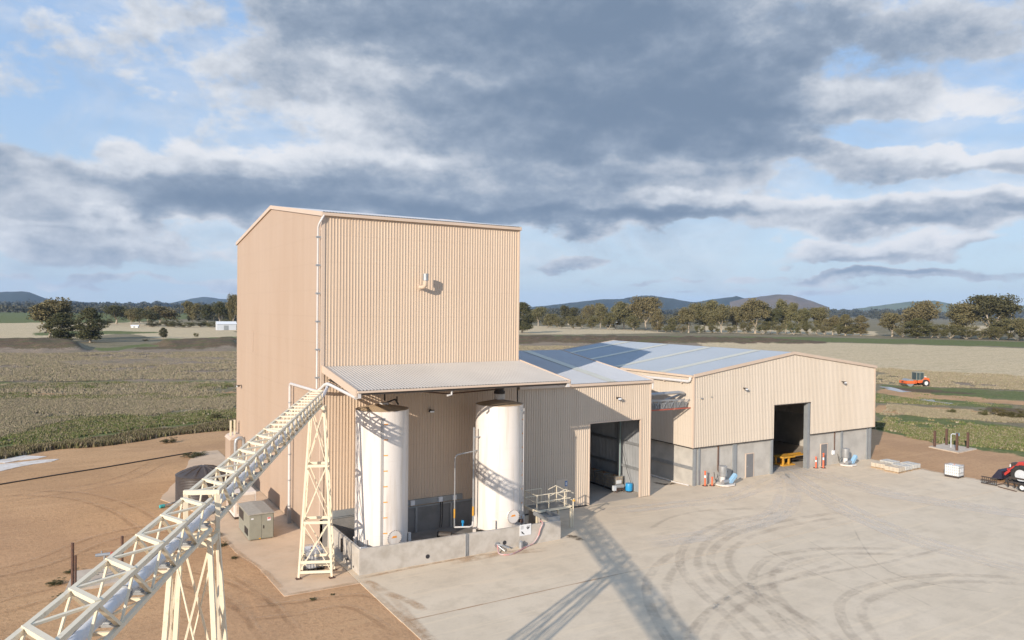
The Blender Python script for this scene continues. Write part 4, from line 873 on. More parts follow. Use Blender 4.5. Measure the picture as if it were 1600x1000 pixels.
# access platform
pf = thing('access_platform', 'small cream steel platform with handrails and steps at the right end of the bund', 'platform', (15,-3.2,0))
px0,px1,py0,py1,pz = 13.45,16.35,-4.1,-2.5,1.52
for (x,y) in ((px0+.05,py0+.05),(px1-.05,py0+.05),(px1-.05,py1-.05),(px0+.9,py0+.05)): MB().box(x-.05,x+.05,y-.05,y+.05,0,pz-.1).build('leg', M['frame'], pf)
mb = MB(); mb.box(px0,px1,py0,py0+.06,pz-.16,pz); mb.box(px0,px1,py1-.06,py1,pz-.16,pz); mb.box(px0,px0+.06,py0+.06,py1-.06,pz-.16,pz); mb.box(px1-.06,px1,py0+.06,py1-.06,pz-.16,pz); fr = mb.build('deck_frame', M['frame'], pf)
mb = MB()
for k in range(28): mb.box(px0+.08+k*.1,px0+.11+k*.1,py0+.06,py1-.06,pz-.05,pz-.01)
mb.build('grating', M['galv'], pf)
mb = MB()
for x in (px0+.04,px0+1.0,px1-.6): mb.bar((x,py0+.03,pz),(x,py0+.03,pz+1.02),.05)
for z_ in (.55,1.02): mb.tube([(px0+.0,py1-.1,pz+z_),(px0-.0,py0+.1,pz+z_),(px0+.12,py0+.03,pz+z_),(px1-.1,py0+.03,pz+z_)],.028,8)
for x in (px0+.04,px0+1.4,): mb.bar((x,py1-.03,pz),(x,py1-.03,pz+1.02),.05)
for z_ in (.55,1.02): mb.tube([(px0+.04,py1-.03,pz+z_),(px0+1.4,py1-.03,pz+z_)],.028,8)
mb.build('handrail', M['frame'], pf)
mb = MB()
for y in (py1-.15,py0+.25):
    for z_ in (.5,1.02): mb.tube([(px1-1.0,y,pz+z_-.1),(px1-.35,y,pz+z_+.1),(px1+.3,y,pz+z_-.25)],.028,8)
    mb.bar((px1-.3,y,pz),(px1-.3,y,pz+1.05),.05)
mb.build('stair_rail', M['frame'], pf)
mb = MB(); mb.tube([(px1+.1,py0-.02,0),(px1+.1,py0-.02,pz+.3),(px1+.1,py0-.1,pz+.5)],.04,8); mb.build('shower_post', M['frame'], pf); MB().lathe((px1+.1,py0-.1,pz+.32),[(.12,0),(.04,.12),(0,.12)],12).build('shower_head', M['yellow'], pf)

# ------------------------------------------------------------------ things beside the left wall
cb = thing('electrical_cabinet', 'grey-green double door electrical kiosk on the concrete beside the gable wall', 'cabinet', (-2.8,5,0))
x0,x1,y0,y1 = -3.58,-2.03,3.42,6.65
MB().box(x0,x1,y0,y1,.04,1.64).build('body', M['cab'], cb, bevel=.02)
MB().ext([(x0-.05,y0-.06,1.645),(x1+.05,y0-.06,1.645),(x1+.05,y0-.06,1.68),((x0+x1)/2,y0-.06,1.75),(x0-.05,y0-.06,1.68)],(0,0,0),(0,y1-y0+.12,0)).build('lid', M['cabtop'], cb)
for (a, b_) in ((x0+.05,(x0+x1)/2-.01),((x0+x1)/2+.01,x1-.05)): MB().box(a,b_,y0-.025,y0-.003,.1,1.6).build('door', M['cab'], cb)
mb = MB(); mb.box((x0+x1)/2+.09,(x0+x1)/2+.13,y0-.06,y0-.026,.72,.92); mb.build('handle', M['dark'], cb)
mb = MB(); mb.box(x0+.12,x0+.27,y0-.032,y0-.026,1.36,1.45); mb.box(x1-.42,x1-.2,y0-.032,y0-.026,1.18,1.4); sg_ = mb.build('warning_label', M['signw'], cb); MB().box(x1-.40,x1-.22,y0-.036,y0-.033,1.30,1.38).build('label_band', M['signr'], sg_)
MB().box(x0+.62,x0+.72,y0-.032,y0-.004,.06,.13).build('yellow_tag', M['yellow'], cb)
mb = MB(); mb.box(x0-.02,x0-.003,y0+.3,y0+1.3,.25,.7)
for k in range(7): mb.box(x0-.035,x0-.02,y0+.32,y0+1.28,.28+k*.06,.31+k*.06)
mb.box(x0-.02,x0-.003,y0+1.7,y1-.15,.9,1.5); mb.build('side_louvre', M['dark'], cb)
lv = thing('generator_housing', 'white louvred equipment housing half hidden behind the gantry, beyond the grey-green kiosk', 'housing', (-2.7,10.3,0))
x0,x1,y0,y1 = -3.45,-1.95,8.95,11.8
MB().box(x0,x1,y0,y1,.16,1.85).build('body', M['louv'], lv, bevel=.02); MB().box(x0+.05,x1-.05,y0+.05,y1-.05,.0,.155).build('skid', M['dark'], lv)
mb = MB()
for k in range(12): mb.box(x0+.15,x1-.12,y0-.035,y0-.004,.42+k*.105,.48+k*.105); mb.box(x0-.035,x0-.004,y0+.2,y1-.3,.42+k*.105,.48+k*.105)
mb.build('louvre', M['trim'], lv)
wt = thing('water_tank', 'squat dark brown plastic water tank with a ribbed cone top beyond the gantry', 'water tank', (-4.42,16.3,0))
prof = []
for k in range(16):
    z_ = k*1.93/16; prof += [(1.93,z_),(1.96,z_+.04),(1.93,z_+.09)]
mb = MB(); mb.lathe((-4.42,16.3,0),prof+[(1.95,1.95)],56); mb.build('shell', M['poly'], wt, smooth=True)
mb = MB(); o = len(mb.v); n = 96; c = Vector((-4.42,16.3,0))
for (r,z_,am) in ((1.97,1.93,0),(1.98,1.98,0),(1.7,2.08,.03),(1.0,2.34,.045),(.35,2.53,.02),(.25,2.55,0)):
    for k in range(n):
        t_ = 2*math.pi*k/n; rb = am*(1 if (k%8) in (0,1) else 0); mb.v.append((c.x+r*math.cos(t_),c.y+r*math.sin(t_),z_+rb*2.0))
for i in range(5):
    for k in range(n): k2=(k+1)%n; mb.f.append((o+i*n+k,o+i*n+k2,o+(i+1)*n+k2,o+(i+1)*n+k))
mb.f.append(tuple(o+5*n+k for k in range(n))); mb.build('cone_top', M['poly'], wt)
mb = MB(); mb.tube([(-6.35,15.6,.12),(-6.8,15.1,.15),(-7.3,14.9,.12)],.07,8); v_ = mb.build('outlet', M['galv'], wt); MB().tube([(-7.3,14.9,.1),(-7.62,14.78,.1)],.13,10).build('valve', M['teal'], wt)
mb = MB(); mb.tube([(-.80,22.5,0),(-.80,22.5,3.0),(-.74,22.5,3.3),(-.55,22.5,3.45),(-.30,22.5,3.45),(-.14,22.5,3.3),(-.1,22.5,3.0),(-.1,22.5,.9)],.16,12)
mb.build('gooseneck_pipe', M['galv'], origin=(-.5,22.5,0), smooth=True, label='grey steel pipe bent into an upside-down U against the gable wall', category='pipe')
an = thing('wall_annex', 'small cream box annex at the far end of the gable wall', 'annex', (-.5,25,0))
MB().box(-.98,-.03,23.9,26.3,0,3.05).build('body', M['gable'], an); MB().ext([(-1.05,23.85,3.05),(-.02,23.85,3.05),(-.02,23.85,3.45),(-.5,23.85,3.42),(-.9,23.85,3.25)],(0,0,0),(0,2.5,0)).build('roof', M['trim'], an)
mb = MB(); mb.box(-.86,-.72,24.8,24.94,3.3,4.7); mb.box(-.52,-.38,24.8,24.94,3.4,4.75); mb.build('vent_post', M['frame'], an)

# ------------------------------------------------------------------ caged liquid containers
def make_ibc(label, bm, group):
    t = thing('liquid_container', label, 'container', (0,0,0), group)
    mb = MB(); mb.box(-.5,.5,-.6,.6,.17,1.10); mb.box(-.12,.12,-.12,.12,1.10,1.14); b_ = mb.build('bottle', bm, t, bevel=.06)
    MB().lathe((0,0,1.14),[(.09,0),(.09,.03),(0,.035)],14).build('lid', M['redr'], t)
    mb = MB()
    for k in range(7):
        x = -.53+k*1.06/6
        for y in (-.63,.63): mb.bar((x,y,.15),(x,y,1.16),.02)
    for k in range(8):
        y = -.63+k*1.26/7
        for x in (-.53,.53): mb.bar((x,y,.15),(x,y,1.16),.02)
    for z_ in (.2,.45,.7,.95,1.16):
        for y in (-.63,.63): mb.bar((-.53,y,z_),(.53,y,z_),.022)
        for x in (-.53,.53): mb.bar((x,-.63,z_),(x,.63,z_),.022)
    mb.build('cage', M['cagem'], t)
    mb = MB()
    for x in (-.45,0,.45): mb.box(x-.06,x+.06,-.6,.6,0,.13)
    mb.box(-.53,.53,-.63,.63,.13,.165); mb.build('pallet', M['dark'], t)
    MB().box(-.28,.28,-.665,-.645,.55,.85).build('label_plate', M['signw'], t)
    return t
ib = make_ibc('white caged liquid container standing alone on the open concrete at the right', M['ibc'], None); ib.location = (56.85,-8.15,0); ib.rotation_euler = (0,0,R(4))
ib2 = dup(ib, (-1.45,-3.35,0), R(3), None, 'shade-greyed caged liquid container standing inside the legs of the lattice support tower')
M['ibcg'] = mat('shade_greyed_bottle_plastic', (.66,.66,.67), .6, 0, (.5,.5,.51), 3, .5)  # white bottle greyed in colour to stand for shade under the tower
for ch in list(ib2.children):
    if ch.name.startswith('bottle'): ch.data = ch.data.copy(); ch.data.materials.clear(); ch.data.materials.append(M['ibcg'])
    if ch.name.startswith('label_plate'): bpy.data.objects.remove(ch)
ibd = make_ibc('grimy caged container nearest the doorway inside the low shed', M['ibcd'], 'grimy caged containers inside the low shed'); ibd.location = (26.05,3.35,0)
IL = ['grimy caged container second from the doorway in the row inside the low shed','grimy caged container in the middle of the row inside the low shed','grimy caged container at the dark far end of the row inside the low shed']
for k in range(3): dup(ibd, (26.05-.02*k,4.7+k*1.35,0), R((-2,3,0)[k]), None, IL[k])
dr = thing('blue_drum', 'bright blue plastic drum on the floor just inside the low shed doorway', 'drum', (26.45,1.85,0))
MB().lathe((26.45,1.85,.12),[(0,0),(.28,0),(.3,.05),(.3,.55),(.28,.6),(0,.6)],24).build('body', M['blue'], dr, smooth=True); MB().lathe((26.45,1.85,0),[(0,.0),(.22,0),(.24,.11),(0,.115)],20).build('base', M['black'], dr)
pm = thing('portable_pump', 'small grey portable pump on thin legs between the blue drum and the grimy containers', 'pump', (25.7,2.1,0))
MB().tube([(25.3,2.2,.5),(26.0,2.05,.5)],.17,14).build('motor', M['galv'], pm); mb = MB(); mb.box(25.25,26.05,1.95,2.3,.24,.30)
for (x,y) in ((25.28,1.98),(26.0,1.98),(25.28,2.26),(26.0,2.26)): mb.box(x-.02,x+.02,y-.02,y+.02,0,.24)
mb.build('stand', M['rust'], pm); MB().box(25.0,25.25,2.0,2.25,.2,.6).build('control_box', M['hut'], pm)
mb = MB(); mb.tube([(26.35,2.95,0.0),(26.35,2.95,6.2)],.03,8); mb.build('teal_standpipe', mat('faded_teal_paint', (.28,.42,.40), .6), origin=(26.35,2.95,0), label='pale teal upright pipe just inside the low shed by the lit wall', category='pipe')
mb = MB(); mb.tube([(26.4,3.0,4.5),(26.38,2.6,3.2),(26.4,2.0,1.6),(26.45,1.6,.8)],.018,6); mb.build('hanging_cable', M['black'], origin=(26.4,2.3,.8), label='thin dark cable slanting down the lit inner wall of the low shed', category='cable')

# ------------------------------------------------------------------ pumps, posts and small yard gear by the big shed
def make_auger(label):
    t = thing('grain_pump', label, 'pump', (0,0,0), 'blue and galvanised pump sets outside the big shed')
    mb = MB(); mb.prism([(.95*math.cos(a),.75*math.sin(a)) for a in [math.pi*k/4+.39 for k in range(8)]],.06,.16); mb.build('base', M['louv'], t)
    MB().lathe((-.2,.15,.3),[(0,0),(.22,0),(.22,.5),(0,.5)],18).build('stub', M['pipew'], t); MB().lathe((-.2,.15,.8),[(0,0),(.34,0),(.36,.06),(.36,.86),(.3,.9),(0,.92)],24).build('canister', M['galv'], t, smooth=True)
    Mx = Matrix.Rotation(R(-42),3,'Y'); MB().obox((.55,-.25,.55),(1.05,.34,.34),Mx).build('belt_guard', M['lblue'], t, bevel=.03)
    mb = MB(); mb.tube([(-.55,-.2,.38),(.1,-.2,.38)],.17,14); mb.box(-.6,.5,-.45,-.05,.16,.24); mb.build('motor', M['galv'], t)
    mb = MB(); mb.tube([(.1,.2,.6),(.45,.35,.9),(.5,.3,1.15)],.05,8); mb.tube([(-.5,.4,.8),(-.7,.55,.4),(-.8,.6,1.1)],.03,8); mb.build('fitting', M['dark'], t)
    return t
au = make_auger('blue and galvanised pump set left of the dark doorway, near the grey door'); au.location = (35.4,-.35,0)
dup(au, (52.6,-.2,0), R(4), None, 'blue and galvanised pump set right of the dark doorway, near the shed corner')
def make_bollard(label, h, band):
    t = thing('traffic_bollard', label, 'bollard', (0,0,0), 'plastic safety bollards by the big shed wall')
    MB().lathe((0,0,.05),[(.09,0),(.08,.1),(.065,h-.1),(.09,h-.06),(.09,h-.02),(.05,h)],16).build('post', M['coneor'], t, smooth=True)
    if band: MB().lathe((0,0,.05+h*.52),[(.075,0),(.075,.22),(.07,.22)],16).build('reflective_band', M['signw'], t)
    MB().lathe((0,0,0),[(0,.0),(.26,0),(.24,.05),(0,.05)],10).build('base', M['rust'], t); return t
b1 = make_bollard('tall orange and white plastic bollard, left of the pair near the shed corner column', 1.25, True); b1.location = (33.65,.35,0)
b2 = make_bollard('short plain orange bollard without a band, next to the taller one by the corner column', .72, False); b2.location = (34.25,.1,0)
dup(b1, (48.7,.55,0), 0, (1,1,.85), 'shorter orange and white bollard closest to the right jamb of the dark doorway'); dup(b1, (49.35,.2,0), 0, (1,1,1.12), 'taller orange and white bollard in front of the right grey door')
yf = thing('yellow_lifting_frame', 'yellow steel lifting frame lying just inside the dark doorway', 'frame', (48.2,3.4,0))
mb = MB()
for (x,y) in ((46.5,2.6),(47.3,2.6),(46.5,3.5),(47.3,3.5),(47.9,3.0)): mb.box(x-.07,x+.07,y-.07,y+.07,.1,.78)
mb.build('upright', M['yellow'], yf); mb = MB(); mb.box(46.35,48.1,2.45,3.65,.78,.92); mb.box(46.35,48.1,2.45,3.65,.02,.13); mb.box(48.1,50.2,2.8,3.0,.78,.92); mb.box(48.1,50.2,3.4,3.6,.78,.92); mb.build('beam', M['yellow'], yf)
mb = MB(); mb.box(48.2,50.6,2.8,3.0,.42,.52); mb.box(48.2,50.6,3.3,3.5,.42,.52); mb.build('tine', M['dark'], yf)

def make_pallet(label, bm, h):
    t = thing('wrapped_pallet', label, 'pallet', (0,0,0), 'low wrapped pallets on the concrete edge')
    mb = MB()
    for k in range(5): mb.box(-.6,.6,-.7+k*.31,-.7+k*.31+.14,.09,.115)
    for x in (-.55,0,.45): mb.box(x-.05,x+.08,-.7,.7,0,.088)
    mb.build('timber', M['wood'], t)
    mb = MB()
    for i in range(3):
        for j in range(3): mb.box(-.58+i*.39,-.58+i*.39+.38,-.68+j*.455,-.68+j*.455+.445,.118,h-.03*((i*j)%2))
    mb.build('load', bm, t, bevel=.025)
    return t
p1 = make_pallet('tan wrapped pallet at the left end of the row on the concrete edge', M['bagt'], .52); p1.location = (54.0,-4.15,0); p1.rotation_euler = (0,0,R(3))
p2 = make_pallet('pale grey wrapped pallet in the middle of the row on the concrete edge', M['bags'], .52); p2.location = (55.4,-4.05,0)
dup(p2, (56.9,-3.95,0), R(-3), None, 'pale grey wrapped pallet at the right end of the row nearest the caged container')
dup(p1, (54.4,-2.5,0), R(5), None, 'tan wrapped pallet behind the left end of the front row')
dup(p2, (56.0,-2.4,0), R(1), (1.05,1,1.1), 'grey wrapped pallet behind the right part of the front row')
fc = thing('fork_carriage', 'dark steel pallet fork frame standing on the concrete left of the tractor', 'attachment', (56.5,-11.4,0))
mb = MB(); 
for z_ in (.05,.35,.62): mb.bar((56.45,-12.05,z_),(56.4,-10.75,z_),.06,.09)
for k in range(8): mb.bar((56.44,-12.0+k*.17,.05),(56.44,-12.0+k*.17,.65),.04)
mb.build('frame', M['dark'], fc); mb = MB(); mb.bar((56.45,-11.9,.04),(57.7,-11.9,.04),.1,.04); mb.bar((56.45,-11.0,.04),(57.7,-11.0,.04),.1,.04); mb.build('fork', M['rust'], fc)

# ------------------------------------------------------------------ tractor with front loader (drives towards +Y)
def wheel(parent, c, r, wd, tm=None, axis=(1,0,0), hub=None):
    c = Vector(c); a = Vector(axis).normalized(); mb = MB(); b = a.cross(Vector((0,0,1))).normalized(); z_ = Vector((0,0,1)); seg = 36
    prof = [(r*.60,-wd*.46),(r*.86,-wd*.5),(r*.96,-wd*.42),(r,-wd*.2),(r,wd*.2),(r*.96,wd*.42),(r*.86,wd*.5),(r*.60,wd*.46)]; o = len(mb.v)
    for (rr,x) in prof:
        for k in range(seg):
            t_ = 2*math.pi*k/seg; mb.v.append(tuple(c+a*x+b*(rr*math.cos(t_))+z_*(rr*math.sin(t_))))
    for i in range(len(prof)-1):
        for k in range(seg): k2=(k+1)%seg; mb.f.append((o+i*seg+k,o+i*seg+k2,o+(i+1)*seg+k2,o+(i+1)*seg+k))
    for k in range(24):
        t_ = 2*math.pi*k/24; p = c+b*(r*math.cos(t_))+z_*(r*math.sin(t_)); tt = (b*-math.sin(t_)+z_*math.cos(t_)); sgn = 1 if k%2 else -1
        mb.bar(p+a*(.02*wd*sgn)-tt*.03, p+a*(wd*.45*sgn)+tt*.06, .05, .05, ref=(b*math.cos(t_)+z_*math.sin(t_)))
    tyre = mb.build('wheel', M['black'], parent)
    m2 = MB(); m2.tube([c-a*wd*.25,c+a*wd*.25],r*.60,28,True); m2.tube([c+a*(-wd*.32),c+a*(wd*.32)],r*.2,14); m2.build('rim', hub or M['hut'], tyre)
tx, ty = 59.6, -13.75
tt = thing('tractor', 'red tractor with a black front loader bucket at the right edge of the photo', 'tractor', (tx,ty,0))
wheel(tt,(tx-.95,ty+.75,.88),.88,.48); wheel(tt,(tx+.95,ty+.75,.88),.88,.48); wheel(tt,(tx-.98,ty-2.2,.98),.98,.55); wheel(tt,(tx+.98,ty-2.2,.98),.98,.55)
MB().ext([(tx-.45,ty-1.3,1.15),(tx-.45,ty+1.5,1.1),(tx-.45,ty+1.6,1.5),(tx-.45,ty+1.3,1.95),(tx-.45,ty-1.3,2.15)],(0,0,0),(.9,0,0)).build('bonnet', M['red'], tt, bevel=.06)
mb = MB(); mb.box(tx-.35,tx+.35,ty-2.8,ty+1.5,.7,1.1); mb.box(tx-.7,tx+.7,ty+.65,ty+.85,.75,.95); mb.box(tx-.7,tx+.7,ty-2.3,ty-2.1,.85,1.05); mb.box(tx-.4,tx+.4,ty+1.3,ty+1.9,1.2,1.75); mb.build('chassis', M['dark'], tt)
MB().box(tx-.5,tx-.22,ty+1.9,ty+1.96,1.38,1.6).build('headlight', M['lampw'], tt); MB().box(tx+.22,tx+.5,ty+1.9,ty+1.96,1.38,1.6).build('headlight', M['lampw'], tt)
cbm = MB(); cbm.box(tx-.8,tx+.8,ty-3.0,ty-1.3,2.95,3.08); cr = cbm.build('cab_roof', M['red'], tt, bevel=.04); MB().ext([(tx-.72,ty-2.9,1.3),(tx-.72,ty-1.3,1.3),(tx-.72,ty-1.4,2.95),(tx-.72,ty-2.8,2.95)],(0,0,0),(1.44,0,0)).build('cab_glass', M['glass'], tt)
mb = MB()
for s in (-1,1):
    mb.bar((tx+.55*s,ty-.3,1.0),(tx+.55*s,ty-.2,2.0),.12,.16); mb.bar((tx+.55*s,ty-.2,1.95),(tx+.55*s,ty+1.5,1.45),.1,.2); mb.bar((tx+.55*s,ty+1.5,1.5),(tx+.55*s,ty+2.35,.62),.1,.2)
mb.bar((tx-.55,ty+2.1,1.15),(tx+.55,ty+2.1,1.15),.12); mb.build('loader_arm', M['red'], tt)
mb = MB(); mb.ext([(tx-1.0,ty+2.35,.25),(tx-1.0,ty+2.35,.95),(tx-1.0,ty+2.6,1.08),(tx-1.0,ty+2.7,1.05),(tx-1.0,ty+2.47,.88),(tx-1.0,ty+2.49,.36),(tx-1.0,ty+3.3,.14),(tx-1.0,ty+3.3,.08)],(0,0,0),(2.0,0,0))
mb.ext([(tx-1.02,ty+2.35,.25),(tx-1.02,ty+2.35,.95),(tx-1.02,ty+2.65,1.08),(tx-1.02,ty+3.3,.12)],(0,0,0),(.05,0,0)); mb.ext([(tx+.97,ty+2.35,.25),(tx+.97,ty+2.35,.95),(tx+.97,ty+2.65,1.08),(tx+.97,ty+3.3,.12)],(0,0,0),(.05,0,0)); mb.build('bucket', mat('dark_blue_bucket', (.03,.03,.055), .5, .2), tt)
im = thing('farm_implement', 'low black implement with a small wheel in front of the red tractor', 'implement', (57,-14.2,0))
mb = MB(); mb.bar((56.5,-12.7,.55),(56.7,-15.6,.55),.12,.16); mb.bar((57.1,-12.7,.85),(57.2,-15.6,.85),.1,.14); 
for k in range(5): mb.bar((56.4+.05*k,-12.9-.5*k,.6),(56.6+.05*k,-12.9-.5*k,.12),.08,.16)
mb.bar((56.5,-12.7,.55),(57.2,-12.7,.85),.1); mb.build('frame', M['dark'], im); wheel(im,(56.25,-14.15,.32),.32,.2,hub=M['signw']); mb = MB(); mb.bar((56.1,-12.3,.05),(55.6,-14.0,.05),.08,.05); mb.build('drawbar', M['rust'], im)

# ------------------------------------------------------------------ road roller out in the paddock
ro = thing('road_roller', 'orange-red road roller with a glass cab standing in the paddock', 'roller', (0,0,0)); RO = M['rollor']
mb = MB(); mb.tube([(-1.05,1.45,.78),(1.05,1.45,.78)],.78,36); mb.build('drum', M['galv'], ro, smooth=True)
mb = MB(); 
for s in (-1,1): mb.box(1.1*s-.09,1.1*s+.09,.3,2.5,.62,1.18)
mb.box(-1.19,1.19,2.3,2.52,.62,1.18); mb.box(-1.19,1.19,.2,.55,.62,1.3); mb.box(-.35,.35,-.4,.3,.6,1.0); mb.build('drum_frame', RO, ro, bevel=.03)
mb = MB(); mb.box(-1.0,1.0,.6,2.28,1.19,1.24); mb.build('drum_cover', M['wood'], ro)
mb = MB(); mb.ext([(-.8,-.4,.7),(-.8,-.4,1.35),(-.8,-1.2,1.45),(-.8,-1.9,1.95),(-.8,-2.9,1.7),(-.8,-3.0,.8)],(0,0,0),(1.6,0,0)); mb.build('engine_cover', RO, ro, bevel=.08)
MB().box(-.5,.5,-2.4,-1.95,1.9,2.05).build('grille', M['signw'], ro)
mb = MB(); mb.box(-.78,.78,-1.6,-.02,1.40,2.85); mb.build('cab_glass', M['glass'], ro, bevel=.05)
mb = MB(); mb.box(-.84,.84,-1.68,.06,2.85,2.98)
for (x,y) in ((-.8,-1.62),(.8,-1.62),(-.8,0),(.8,0),(-.8,-.75),(.8,-.75)): mb.box(x-.04,x+.04,y-.04,y+.04,1.35,2.86)
mb.box(-.84,.84,-1.68,.06,1.3,1.42); mb.build('cab_frame', M['cab'], ro)
wheel(ro,(-.9,-2.0,.72),.72,.5,hub=M['signw']); wheel(ro,(.9,-2.0,.72),.72,.5,hub=M['signw'])
mb = MB(); mb.box(-.3,.3,2.53,2.55,.78,1.02); mb.build('nameplate', M['signk'], ro)
g_ = G(1428,603); ro.location = (g_.x,g_.y,-.04); ro.rotation_euler = (0,0,R(64))

# ------------------------------------------------------------------ bore heads with guard posts
M['slabc'] = mat('small_slab_concrete', (.55,.47,.38), .9, 0, (.42,.34,.26), 1.5, .8)
sl_ = MB().prism([(70.0,1.75),(73.8,2.0),(73.6,-1.6),(69.3,-1.9)],-.05,.08).build('concrete_slab', M['slabc'], origin=(71.7,0,0), label='small pale square slab in the dirt with four dark posts on it, right of the big shed', category='slab')
PL = ['brown guard post at the left corner of the far slab','dark guard post at the back corner of the far slab','brown guard post at the front corner of the far slab','rusty guard post at the right corner of the far slab']
for k, (x,y,h) in enumerate(((70.5,1.35,1.85),(73.0,1.4,1.85),(70.4,-1.15,1.95),(73.1,-.9,1.8))):
    th = MB(); th.box(x-.10,x+.10,y-.10,y+.10,.08,h); th.box(x-.12,x+.12,y-.12,y+.12,h,h+.02); th.build('guard_post', M['rust'], origin=(x,y,.08), label=PL[k], category='post', group='guard posts around the far slab')
bh = thing('bore_head', 'pale blue standpipe in the middle of the far slab between the four posts', 'standpipe', (71.7,.2,.08))
mb = MB(); mb.tube([(71.7,.2,.08),(71.7,.2,1.5),(71.75,.1,1.62),(71.95,-.25,1.62)],.05,10); mb.build('pipe', M['hut'], bh); MB().box(71.85,72.1,-.5,-.2,1.45,1.75).build('meter', M['lblue'], bh)
MB().prism([(-13.7,-.85),(-13.25,2.3),(-10.6,2.1),(-10.7,-.7)],-.05,.10).build('concrete_slab', M['slabc'], origin=(-12.1,.7,0), label='pale concrete slab in the orange dirt seen through the gantry at lower left', category='slab')
for k, (x,y,h,lb) in enumerate(((-13.35,-.45,2.45,'tall dark rusty double post at the near left of the slab in the dirt'),(-10.9,1.6,1.9,'dark rusty post seen through the gantry at the far right of the slab'))):
    th = MB(); th.tube([(x,y,.1),(x,y,h)],.075,12); th.tube([(x+.14,y-.02,.1),(x+.14,y-.02,h*.72)],.06,10) if k == 0 else None
    th.build('guard_post', M['rust'], origin=(x,y,.1), label=lb, category='post', group='guard posts around the near slab')
bh = thing('bore_head', 'short standpipe with a red and grey valve seen beside the gantry on the near slab', 'standpipe', (-11.8,.9,.1))
mb = MB(); mb.tube([(-11.8,.9,.1),(-11.8,.9,1.15)],.07,10); mb.build('pipe', M['galv'], bh); mb = MB(); mb.tube([(-12.25,.95,1.2),(-11.5,.85,1.2)],.09,10); mb.tube([(-11.95,.95,1.2),(-11.95,.95,1.4)],.04,8); mb.build('valve', M['galv'], bh); MB().tube([(-11.52,.85,1.2),(-11.35,.82,1.2)],.11,10).build('valve_wheel', M['redr'], bh)
# buried line and crusted patches in the dirt
P = [G(-60,766),G(0,757),(G(90,742)),G(160,731),G(230,719),G(300,707)]
MB().tube([(p.x,p.y,.02) for p in P],.055,6).build('poly_pipe', M['black'], origin=(P[2].x,P[2].y,0), label='long dark pipe curving across the orange dirt at the left', category='pipe')
def patch(name, pts, m, z, **tags):
    pts = [G(*p) for p in pts]; return MB().prism([(p.x,p.y) for p in pts], z-.04, z).build(name, m, **tags)
patch('dried_puddle', [(-40,716),(0,714),(22,711),(50,712),(73,713),(60,716),(30,719),(8,723),(-40,724)], M['tarp'], .0, kind='structure')
patch('dried_puddle', [(-60,732),(0,725),(30,722),(66,718),(92,717),(80,721),(52,725),(30,729),(0,736),(-60,745)], M['tarp'], .0, kind='structure')
M['water'] = mat('puddle_water', (.12,.14,.17), .06, 0, (.2,.16,.12), .5, .5, spec=.9)
patch('puddle', [(1374,605),(1392,606),(1412,611),(1425,613),(1408,614),(1388,610)], M['water'], .15, kind='structure')
patch('puddle', [(1436,624),(1455,625),(1478,628),(1492,630),(1486,633),(1460,629),(1442,627)], M['water'], .15, kind='structure')

